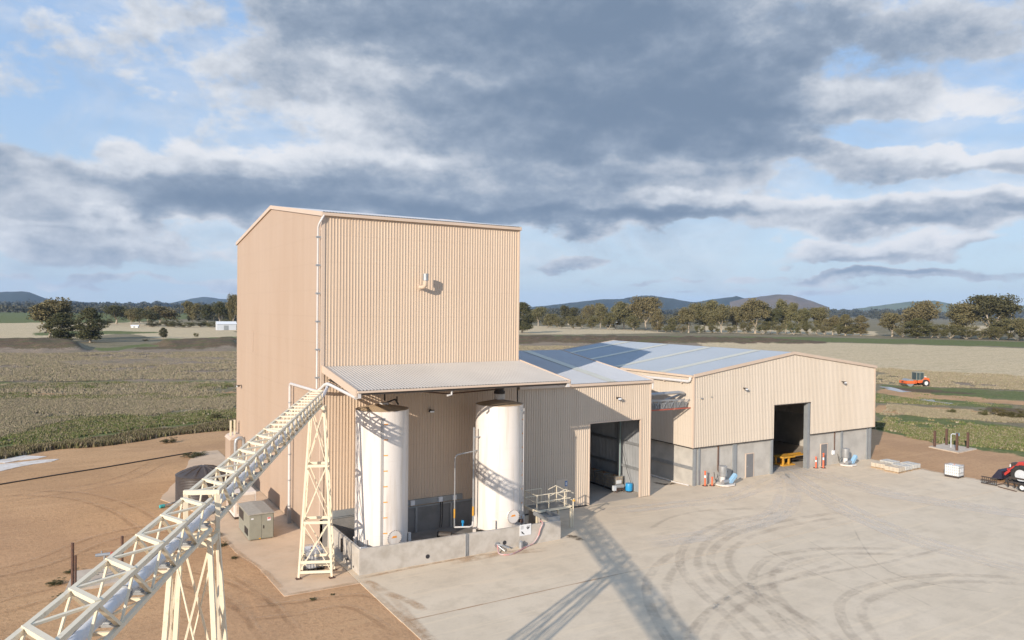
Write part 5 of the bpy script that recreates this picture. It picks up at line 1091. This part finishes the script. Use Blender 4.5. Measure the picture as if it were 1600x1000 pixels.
# ------------------------------------------------------------------ trees
def tree_mesh(kind, seed):
    r = random.Random(seed); tk = MB(); L = []; tone = []
    def limb(p, d, ln, rad, depth):
        pts = [p]; q = p.copy(); dd = d.copy(); n = 4
        for k in range(n):
            dd = (dd+Vector((r.uniform(-.25,.25),r.uniform(-.25,.25),r.uniform(-.05,.2)))).normalized(); q = q+dd*ln/n; pts.append(q.copy())
        tk.tube(pts,[rad*(1-.55*k/n) for k in range(n+1)],6,False)
        if depth > 0:
            for j in range(r.choice((2,3))):
                a = r.uniform(0,6.28); nd_ = (dd+Vector((math.cos(a),math.sin(a),.25))*r.uniform(.5,.9)).normalized(); limb(pts[r.choice((2,3,4))], nd_, ln*r.uniform(.55,.75), rad*.5, depth-1)
        else: ends.append(q)
        if depth == 0 or r.random() < .5: ends.append(pts[2])
    ends = []
    if kind == 'gum':
        tops = r.choice((2,3,3)); base = Vector((0,0,0)); th_ = r.uniform(.10,.20); tk.tube([base,Vector((0,0,th_*.5)),Vector((r.uniform(-.02,.02),0,th_))],[.028,.02,.018],8,False)
        for j in range(tops):
            a = j*6.28/tops+r.uniform(-.5,.5); limb(Vector((0,0,th_)), Vector((math.cos(a)*.55,math.sin(a)*.55,.8)).normalized(), r.uniform(.24,.34), .014, 2)
        clump = .125
        ext = []
        for e in ends:
            for q in range(2): ext.append(e+Vector((r.gauss(0,.07),r.gauss(0,.07),r.gauss(-.02,.05))))
        ends += ext
    elif kind == 'dense':
        tk.tube([Vector((0,0,0)),Vector((0,0,.35)),Vector((.02,0,.75))],[.03,.022,.008],8,False)
        for j in range(80):
            a = r.uniform(0,6.28); h = r.uniform(.12,.90); w_ = .34*math.sin(min(1,(h+.08)*1.05)*math.pi)**.6 if h > .45 else .32*(.65+.5*h); rr_ = w_*math.sqrt(r.random()); ends.append(Vector((math.cos(a)*rr_,math.sin(a)*rr_,h)))
        clump = .125
    else:
        for j in range(5): a = r.uniform(0,6.28); limb(Vector((0,0,.02)), Vector((math.cos(a)*.8,math.sin(a)*.8,.7)).normalized(), .35, .014, 1)
        for j in range(16): a = r.uniform(0,6.28); rr_ = .42*math.sqrt(r.random()); ends.append(Vector((math.cos(a)*rr_,math.sin(a)*rr_,r.uniform(.12,.75))))
        clump = .13
    V=[]; F=[]; nleaf = 11000 if kind != 'bush' else 4500; per = max(20, nleaf//max(1,len(ends)))
    for e in ends:
        sc = clump*r.uniform(.65,1.25); tn = r.random()
        for k in range(per):
            v = Vector((r.gauss(0,1),r.gauss(0,1),r.gauss(0,1))).normalized()*(r.random()**.45); p = e+Vector((v.x*sc,v.y*sc,v.z*sc*.62))
            if p.z < .03: continue
            s = r.uniform(.010,.021); a = Vector((r.gauss(0,1),r.gauss(0,1),r.gauss(0,.7))).normalized(); b = a.cross(Vector((r.gauss(0,1),r.gauss(0,1),r.gauss(0,1)))).normalized()
            o = len(V); V += [tuple(p-a*s),tuple(p+b*s*.7),tuple(p+a*s),tuple(p-b*s*.7)]; F.append((o,o+1,o+2,o+3)); tone += [tn*.6+.4*r.random()]*4
    zs = max(v[2] for v in V); V = [(v[0]/zs,v[1]/zs,v[2]/zs) for v in V]; tk.v = [(v[0]/zs,v[1]/zs,v[2]/zs) for v in tk.v]
    xs = [abs(v[0]) for v in V]; xs.sort(); hw_ = xs[int(len(xs)*.97)]
    me = bpy.data.meshes.new('crown'); me.from_pydata(V,[],F); me.update(); at = me.attributes.new('tone','FLOAT','POINT'); at.data.foreach_set('value', tone)
    return tk, me, hw_
PROTO = {}
def tree(kind, px, py, top, wpx, label, name='gum_tree', leaf='leaf', var=0, group=None, cat='tree'):
    p = G(px,py); H = (py-top)/FPX*((p-CAM).dot(fw)); Wd = wpx/FPX*((p-CAM).dot(fw))
    key = (kind,leaf,var)
    if key not in PROTO:
        tk, me, hw_ = tree_mesh(kind, var*17+{'gum':3,'dense':5,'bush':9}[kind]); t = thing(name, label, cat, (0,0,0), group)
        me.materials.append(M[leaf]); tk.build('trunk', M['bark'], t, smooth=True); cr_ = bpy.data.objects.new('crown', me); col.objects.link(cr_); cr_.parent = t; PROTO[key] = (t, hw_)
        o = t
    else:
        t, hw_ = PROTO[key]; o = dup(t, (0,0,0), 0, None, label); o.name = name
        if group: o['group'] = group
        elif 'group' in o: del o['group']
        o['category'] = cat
    o.location = (p.x,p.y,-.1); o.rotation_euler = (0,0,rnd.uniform(0,6.28)); s = Wd/2/hw_; o.scale = (s,s,H)
    return o
LT = [('gum',78,531,463,62,'tallest spreading gum tree at the far left, its crown above the hill line','leaf',0),('dense',96,534,487,40,'rounded dark tree tucked in front of the tallest left gum','leafd',0),
 ('dense',141,535,479,38,'dense dark egg-shaped tree standing alone right of the tall left gum','leafd',1),('gum',182,506,476,44,'wide tree behind the egg-shaped one, in front of the green field','leafd',1),
 ('gum',205,509,482,22,'slim tree left of the white farm roof','leaf',2),('gum',218,509,480,22,'thin open tree between two broader ones at left','leafd',2),('gum',250,508,477,44,'broad brown-green gum above the pale farm road','leaf',1),
 ('gum',232,510,483,26,'mid green tree left of the broad brown-green gum','leafd',0),('gum',300,508,469,26,'upright gum just left of the pale far shed','leaf',3),('gum',324,506,474,24,'dark gum behind the left end of the pale far shed','leafd',3),
 ('gum',343,508,470,32,'large gum directly behind the pale far shed','leafd',1),('gum',364,514,457,16,'tall narrow gum touching the edge of the tall building','leaf',2),('dense',255,528,511,11,'lone small sapling in the pale field at left','leafd',2),
 ('bush',228,547-14,529,8,'low dark bush on the green strip between the two earth banks','leafd',0),('bush',306,527,519,7,'tiny shrub at the right of the pale left field','bush',1)]
for (k,x,b_,t_,w_,lb,lf,v) in LT: tree(k,x,b_,t_,w_,lb,'tree' if k != 'bush' else 'bush',lf,v,cat='tree' if k != 'bush' else 'bush')
for k,(x,b_,t_,w_) in enumerate(((237,511,501,20),(262,511,500,22),(275,512,499,16),(292,512,502,24),(315,511,500,22),(333,512,501,20),(169,508,496,18),(356,510,498,18))):
    tree('bush',x,b_,t_,w_,'rounded hedge shrub along the pale farm yard at the far left','bush','bush' if k%2 else 'leafd',k%2,group='hedge shrubs along the far left farm yard',cat='bush')
RT = [('dense',816,520,471,32,'dark dense tree touching the right edge of the tall building','leafd',1),('gum',841,509,478,24,'reddish gum with a pale stem just right of the tall building','leaf',1),('gum',862,511,489,20,'low pale gum left of the dark crowned one in the hedgerow','leaf',2),
 ('gum',888,508,476,26,'gum with a dark crown above pale branches near the left of the hedgerow','leafd',3),('gum',918,507,475,24,'brown gum rising behind the low row at the hedgerow left','leaf',0),('gum',938,512,472,24,'upright orange-brown gum left of the tall pale-trunked one','leaf',3),
 ('gum',975,514,470,40,'wide grey-green gum just left of the tall pale-trunked one','leaf',1),('gum',1009,515,461,42,'tallest gum of the hedgerow with a pale forked trunk, above the low shed','leaf',2),('dense',1027,518,486,18,'slim pale shrubby tree right of the tallest hedgerow gum','leaf',0),
 ('dense',1050,518,496,15,'small rounded tree standing alone by the white far house','leaf',1),('gum',1076,520,479,32,'round brown gum right of the lone small tree','leaf',0),('gum',1101,519,467,38,'gum with bright white leaning trunks','leaf',3),('gum',1127,520,474,34,'reddish gum right of the white leaning trunks','leaf',1),
 ('gum',1151,519,477,30,'flat topped brown gum in the middle of the right hedgerow','leaf',2),('gum',1180,521,465,42,'tall olive gum in front of the bare brown hill','leaf',0),('gum',1204,521,476,26,'narrow gum at the foot of the bare brown hill','leafd',3),
 ('gum',1228,521,466,30,'open airy gum whose top stands out over the bare brown hill','leaf',3),('gum',1251,522,480,30,'bushy gum right of the open airy one','leaf',1),('gum',1276,522,478,36,'broad olive gum above the ridge of the big shed','leaf',2),('gum',1301,523,492,24,'low olive gum right of the broad one above the big shed','leaf',0),
 ('dense',1321,524,490,24,'rounded olive tree second from the gap in the hedgerow','leaf',0),('dense',1345,524,492,22,'rounded olive tree at the left side of the gap in the hedgerow','leaf',1),('gum',1394,526,487,40,'broad brown gum at the right side of the gap in the hedgerow','leaf',2),
 ('gum',1443,526,468,54,'large domed gum right of the hedgerow gap','leaf',1),('dense',1433,528,496,34,'bright olive rounded tree in front of the large domed gum','bush',0),('bush',1466,528,503,28,'pale olive bushy tree between the domed gum and the spreading pair','bush',1),
 ('gum',1503,529,471,46,'left gum of the spreading pair at the far right, with a leaning pale trunk','leaf',3),('gum',1548,530,457,66,'largest dark gum at the far right, rising highest over the hills','leafd',2),('bush',1510,530,508,32,'dull shrub under the spreading pair of gums','bush',0),
 ('gum',1576,531,497,42,'brown rounded gum left of the power pole','leaf',0),('gum',1604,533,495,34,'olive gum cut by the right edge of the photo','leaf',2)]
for (k,x,b_,t_,w_,lb,lf,v) in RT: tree(k,x,b_,t_,w_,lb,'gum_tree' if k == 'gum' else ('bush' if k == 'bush' else 'tree'),lf,v,cat='bush' if k == 'bush' else 'tree')
for k,(x,b_,t_,w_) in enumerate(((855,512,496,18),(874,513,495,20),(897,514,492,22),(909,513,488,18),(925,514,491,20),(950,515,486,26),(962,514,489,20),(990,516,490,24),(1040,519,508,12),(1064,520,506,14),(1092,521,506,14),(1115,521,505,18),(1140,521,504,18),(1165,521,502,20),(1192,522,500,20),(1215,522,500,20),(1240,523,501,20),(1264,523,500,22),(1289,523,501,20),(1311,524,504,18),(1333,524,506,16),(1410,527,505,24),(1455,528,508,22),(1485,529,506,26),(1530,530,508,30),(1560,531,508,26),(1590,532,510,26))):
    tree('bush',x,b_,t_,w_,'low olive understorey shrub growing among the hedgerow gums','shrub','bush' if k%3 else 'leaf',k%3,group='understorey shrubs of the right hedgerow',cat='shrub')
for k,(x,b_,t_,w_,lb) in enumerate(((1537,650,638,15,'round grey-green bush, left of the three in the right paddock'),(1560,651,635,20,'round grey-green bush, middle of the three in the right paddock'),(1588,653,638,26,'broad grey-green bush, right of the three in the right paddock'),(1487,646,637,12,'small dry bush left of the three round ones in the right paddock'))):
    tree('bush',x,b_,t_,w_,lb,'bush','bush',k%2,cat='bush')
for k,(x,b_,t_,w_,lb) in enumerate(((265,691,682,20,'dark weed clump on the orange dirt left of the brown water tank'),(338,655,643,16,'green shrub near the building edge in the left paddock'))):
    tree('bush',x,b_,t_,w_,lb,'bush','leafd',k%2,cat='bush')

for k,(x,b_,t_,w_) in enumerate(((489,936,930,10),(338,838,829,14),(349,852,844,12),(366,872,866,9),(88,912,901,20),(97,934,924,22),(150,900,893,18),(296,714,706,22),(312,711,703,20),(520,928,924,7),(112,893,886,16))):
    tree('bush',x,b_,t_,w_,'small dark weed tuft on the orange dirt near a slab edge','weed','leafd',k%2,group='small weeds along the slab edges',cat='weed')

# far belts of wood that read as one mass
def belt(name, items, m, seed, leafpx):
    r = np.random.default_rng(seed); V=[]; F=[]
    for (xa,xb,yb,yt,n) in items:
        for k in range(n):
            x = r.uniform(xa,xb); u = r.random(); yy = yb+(x-800)*.0; g = G(x, yb-r.uniform(0,.25)*(yb-yt) if yb-484-.011*(x-800) > 6 else yb)
            dist = (g-CAM).dot(fw); hpx = (yb-yt)*(.5+.5*vnoise(np.array([x/7.]),np.array([seed*3.1]),seed)[0]); H = hpx/FPX*dist
            wv_ = .32*H
            for q in range(26):
                a = r.normal(size=3); a /= np.linalg.norm(a); c = np.array([g.x,g.y,0])+np.array([a[0]*wv_*1.3,a[1]*wv_*1.3,H*(.52+.48*a[2]*r.random()**.3)]); s = leafpx/FPX*dist*r.uniform(.6,1.3)
                b = r.normal(size=3); b /= np.linalg.norm(b); d = np.cross(b,r.normal(size=3)); d /= np.linalg.norm(d); o = len(V)
                V += [tuple(c-b*s),tuple(c+d*s),tuple(c+b*s),tuple(c-d*s)]; F.append((o,o+1,o+2,o+3))
    me = bpy.data.meshes.new(name); me.from_pydata(V,[],F); me.update(); me.materials.append(m); o = bpy.data.objects.new(name, me); col.objects.link(o); o['kind'] = 'stuff'; o['label'] = {'far_wood':'dark belts of distant trees under the hills','brown_wood':'brown olive belts of trees across the far paddocks'}[name]; o['category'] = 'wood'
belt('far_wood', [(-60,380,482,470,420),(-60,380,486,474,260),(820,1620,492,481,700),(1200,1640,497,483,700),(1360,1500,500,484,180),(820,1000,498,482,260),(1040,1110,503,488,120),(40,380,489,476,120)], M['wood2'], 3, 1.6)
belt('brown_wood', [(-60,110,489,476,150),(100,200,490,477,110),(300,380,502,488,90),(820,960,505,488,160),(1030,1070,507,492,60),(990,1200,508,490,140),(180,300,491,480,120)], M['wood3'], 5, 1.5)

# ------------------------------------------------------------------ hills
def hill(pts, dist, depth, m, seed, name='hills'):
    r = random.Random(seed); xs = np.arange(pts[0][0], pts[-1][0]+1, 6.0); tops = np.interp(xs,[p[0] for p in pts],[p[1] for p in pts]); n = len(xs); rows = 9; V=[]; F=[]
    for j in range(rows):
        f = j/(rows-1)*2; prof = math.sin(min(f,1)*math.pi/2)**.9 if f <= 1 else math.cos((f-1)*math.pi/2)
        for i in range(n):
            dd = ray(xs[i], 484+.011*(xs[i]-800)); dd = Vector((dd.x,dd.y,0)).normalized(); p = CAM+dd*(dist+depth*(f-1)*.5)
            kk = dist/math.cos(math.atan((xs[i]-800)/FPX)); ht = ((484+.011*(xs[i]-800))-tops[i])/FPX*dist*1.0*math.cos(math.atan((xs[i]-800)/FPX))+15
            nz = float(vnoise(np.array([xs[i]/9.]),np.array([j*1.7+seed]),seed)[0])-.5
            V.append((p.x,p.y,max(-3,ht*prof*(1+.16*nz*(f!=1))+(1.2*nz*dist/1000 if f==1 else 0))))
    for j in range(rows-1):
        for i in range(n-1): a = j*n+i; F.append((a,a+1,a+n+1,a+n))
    mb = MB(); mb.v = V; mb.f = F; return mb.build(name, m, kind='structure', smooth=True)
M['hill1'] = mat('forested_hill', (.012,.026,.034), .95, 0, (.025,.042,.036), .004, .9); M['hill2'] = mat('bare_hill', (.17,.125,.10), .95, 0, (.08,.075,.06), .003, .9); M['hill3'] = mat('grassy_far_hill', (.09,.12,.07), .95, 0, (.14,.16,.09), .003, .9)
hill([(-140,472),(-60,458),(0,457),(30,455),(45,457),(70,466),(100,472),(150,474)],6500,1500,M['hill1'],1)
hill([(60,474),(110,470),(150,473),(220,474),(270,473),(300,466),(320,464),(350,467),(400,467),(520,474)],8500,1500,M['hill1'],2)
hill([(800,482),(850,478),(900,472),(940,468),(970,467),(1000,462),(1020,462),(1045,466),(1075,471),(1110,474),(1140,480)],5500,1200,M['hill1'],3)
hill([(1060,476),(1100,470),(1125,466),(1150,463),(1170,467),(1200,470),(1260,478),(1300,484)],6000,1200,M['hill1'],4)
hill([(1140,472),(1165,466),(1190,463),(1215,460),(1235,461),(1255,466),(1275,473),(1300,482)],5000,900,M['hill2'],5)
hill([(1340,482),(1370,478),(1400,474),(1430,471),(1460,470),(1480,474),(1510,480),(1540,482),(1580,478),(1640,476),(1760,470)],7000,1500,M['hill3'],6)

# ------------------------------------------------------------------ far buildings and pole
def hutb(px, py, wpx, hpx, label, wall, roof, rz=.3):
    p = G(px,py); d = (p-CAM).dot(fw); W2 = wpx/FPX*d; H2 = hpx/FPX*d; t = thing('farm_shed', label, 'shed', (p.x,p.y,-.1)); e = H2*.72; L = W2*.62
    a = YAW*-1+rz; cs,sn = math.cos(a),math.sin(a)
    def T_(x,y,z_): return (p.x+x*cs-y*sn, p.y+x*sn+y*cs, z_)
    mb = MB(); x=W2/2; y=L/2
    mb.add([T_(-x,-y,-.1),T_(x,-y,-.1),T_(x,y,-.1),T_(-x,y,-.1),T_(-x,-y,e),T_(x,-y,e),T_(x,y,e),T_(-x,y,e),T_(-x,0,H2),T_(x,0,H2)],[(0,1,5,4),(2,3,7,6),(1,2,6,9,5),(3,0,4,8,7)]); mb.build('wall', wall, t)
    mb = MB(); o_ = .4; mb.add([T_(-x-o_,-y-o_,e-.1),T_(x+o_,-y-o_,e-.1),T_(x+o_,0,H2+.15),T_(-x-o_,0,H2+.15),T_(x+o_,y+o_,e-.1),T_(-x-o_,y+o_,e-.1)],[(0,1,2,3),(3,2,4,5)]); mb.build('roof', roof, t)
    mb = MB(); mb.add([T_(-x*.3,-y-.05,0),T_(x*.2,-y-.05,0),T_(x*.2,-y-.05,e*.75),T_(-x*.3,-y-.05,e*.75)],[(0,1,2,3)]); mb.build('roller_door', M['col'], t)
hutb(353,515.5,28,13,'pale blue-grey farm shed in the distance just left of the tall building', M['hut'], M['signw'], .5)
hutb(211,512.5,10,4.5,'small white farm building among the trees at the far left', M['signw'], M['signw'], .2)
hutb(959,507.5,14,6,'white far house seen through a gap left of the round brown gum', M['signw'], M['louv'], .3)
hutb(1328,503,10,4,'tiny pale building beyond the hedgerow near the gap', M['signw'], M['hut'], .1)
pp_ = G(1580,521); dd_ = (pp_-CAM).dot(fw); hh_ = 31/FPX*dd_
po = thing('power_pole', 'timber power pole with a crossarm at the far right behind the gums', 'pole', (pp_.x,pp_.y,0)); MB().tube([(pp_.x,pp_.y,-.2),(pp_.x,pp_.y,hh_)],.28,8).build('pole', M['bark'], po); MB().bar((pp_.x-1.5,pp_.y+1,hh_-.9),(pp_.x+1.5,pp_.y-1,hh_-.9),.25).build('crossarm', M['bark'], po)

# ------------------------------------------------------------------ grass that nobody could count
def tufts(name, polys, n, hgt, cols, seed, label, wid=.12, thr=.40, blades=5):
    r = np.random.default_rng(seed); PX = []; PY = []
    for P, dn in polys:
        pw = [(p[0],p[1]) for p in ipoly(P)]; a = np.array(pw); x0,y0 = a.min(0); x1,y1 = a.max(0); need = int(n*dn); got = 0
        for _ in range(60):
            if got >= need: break
            X_ = r.uniform(x0,x1,40000); Y_ = r.uniform(y0,y1,40000); cl = vnoise(X_/14,Y_/14,seed)*.40+vnoise(X_/5,Y_/5,seed+2)*.3+vnoise(X_/1.7,Y_/1.7,seed+1)*.30
            wx = X_+(vnoise(X_/5,Y_/5,seed+7)-.5)*5; wy = Y_+(vnoise(X_/5,Y_/5,seed+8)-.5)*5
            ok = pip(wx,wy,pw) & (cl > thr+.2*(r.random(40000)-.5)); X_ = X_[ok][:need-got]; Y_ = Y_[ok][:need-got]; PX.append(X_); PY.append(Y_); got += len(X_)
    X_ = np.concatenate(PX); Y_ = np.concatenate(PY); N = len(X_); k = blades
    big = .65+.7*vnoise(X_/3,Y_/3,seed+5)
    x = np.repeat(X_,k)+r.uniform(-.3,.3,N*k); y = np.repeat(Y_,k)+r.uniform(-.3,.3,N*k); h = hgt*r.uniform(.45,1.2,N*k)*np.repeat(big,k); w_ = wid*r.uniform(.5,1.3,N*k); a = r.uniform(0,6.28,N*k)
    V = np.zeros((N*k,3,3)); V[:,0] = np.stack([x-np.cos(a)*w_,y-np.sin(a)*w_,np.full(N*k,-.06)],-1); V[:,1] = np.stack([x+np.cos(a)*w_,y+np.sin(a)*w_,np.full(N*k,-.06)],-1)
    V[:,2] = np.stack([x+r.uniform(-.16,.16,N*k),y+r.uniform(-.16,.16,N*k),h],-1)
    C = np.array(cols)[np.repeat(r.integers(0,len(cols),N),k)]*np.repeat(r.uniform(.8,1.2,N),k)[:,None]*r.uniform(.9,1.1,N*k)[:,None]; C = np.concatenate([C,np.ones((N*k,1))],1)
    me = bpy.data.meshes.new(name); nv = N*k*3; me.vertices.add(nv); me.vertices.foreach_set('co', V.ravel()); me.loops.add(nv); me.loops.foreach_set('vertex_index', np.arange(nv,dtype=np.int32))
    me.polygons.add(N*k); me.polygons.foreach_set('loop_start', (np.arange(N*k)*3).astype(np.int32)); me.update(calc_edges=True)
    at = me.color_attributes.new('tint','FLOAT_COLOR','POINT'); at.data.foreach_set('color', np.repeat(C,3,0).astype(np.float32).ravel())
    m = bpy.data.materials.new(name+'_blades'); m.use_nodes = True; t = NT(m.node_tree); b = m.node_tree.nodes['Principled BSDF']; b.inputs['Roughness'].default_value = .9; b.inputs['Specular IOR Level'].default_value = .1
    vc = t.n('ShaderNodeVertexColor'); vc.layer_name = 'tint'; t.put(b.inputs['Base Color'], vc.outputs[0])
    me.materials.append(m); o = bpy.data.objects.new(name, me); col.objects.link(o); o['kind'] = 'stuff'; o['label'] = label; o['category'] = 'grass'
TAN = [(.31,.26,.19),(.28,.24,.165),(.34,.285,.205),(.27,.25,.15)]; OLV = [(.21,.19,.095),(.25,.215,.12),(.15,.15,.07)]; GRN = [(.105,.145,.045),(.13,.165,.055),(.17,.18,.075)]; DRK = [(.11,.085,.055),(.15,.115,.075),(.085,.075,.045)]
tufts('dry_grass', [([(-60,552),(372,549),(372,592),(-60,596)],.34),([(-80,600),(372,597),(372,636),(200,645),(0,672),(-80,690)],.14),([(-80,625),(372,622),(372,645),(200,648),(-80,690)],.30),([(800,540),(1110,541),(1110,548),(800,548)],.08),([(1370,575),(1640,590),(1640,612),(1370,600)],.18),([(1370,632),(1620,648),(1620,662),(1370,646)],.14)], 80000, .23, TAN, 11, 'dry tan grass tufts covering the paddocks', .085)
tufts('green_grass', [([(-80,600),(372,597),(372,606),(-80,608)],.10),([(-80,616),(372,616),(372,624),(-80,626)],.1),([(-80,700),(0,680),(80,652),(372,640),(372,656),(200,672),(0,702)],.26),([(1368,646),(1620,672),(1620,712),(1500,696),(1368,672)],.26),([(1368,612),(1620,628),(1620,640),(1368,628)],.1)], 34000, .20, GRN+OLV+TAN[:1], 12, 'green and olive grass growing in strips across the paddocks', thr=.47)
tufts('dark_weeds', [([(-100,722),(0,704),(60,696),(150,684),(250,673),(340,657),(372,650),(372,664),(300,674),(200,688),(60,706),(0,715),(-100,738)],1.0)], 9000, .42, DRK+OLV+TAN[:1], 13, 'dark brown weeds along the edge of the orange dirt', .10, .46)

# ------------------------------------------------------------------ haze
hz = MB().box(-9000,16000,-9000,16000,-1.5,420).build('haze', M['clad'], kind='stuff')
hm = bpy.data.materials.new('haze_air'); hm.use_nodes = True; hm.node_tree.nodes.clear(); t = NT(hm.node_tree)
pv = t.n('ShaderNodeVolumePrincipled'); pv.inputs['Color'].default_value = (.50,.70,1.0,1); pv.inputs['Density'].default_value = 5e-5; pv.inputs['Anisotropy'].default_value = 0.0
mo = t.n('ShaderNodeOutputMaterial'); t.put(mo.inputs['Volume'], pv.outputs[0]); hz.data.materials.clear(); hz.data.materials.append(hm); hz.display_type = 'WIRE'; hz['label'] = 'thin pale haze in the air over the paddocks'; hz['category'] = 'haze'
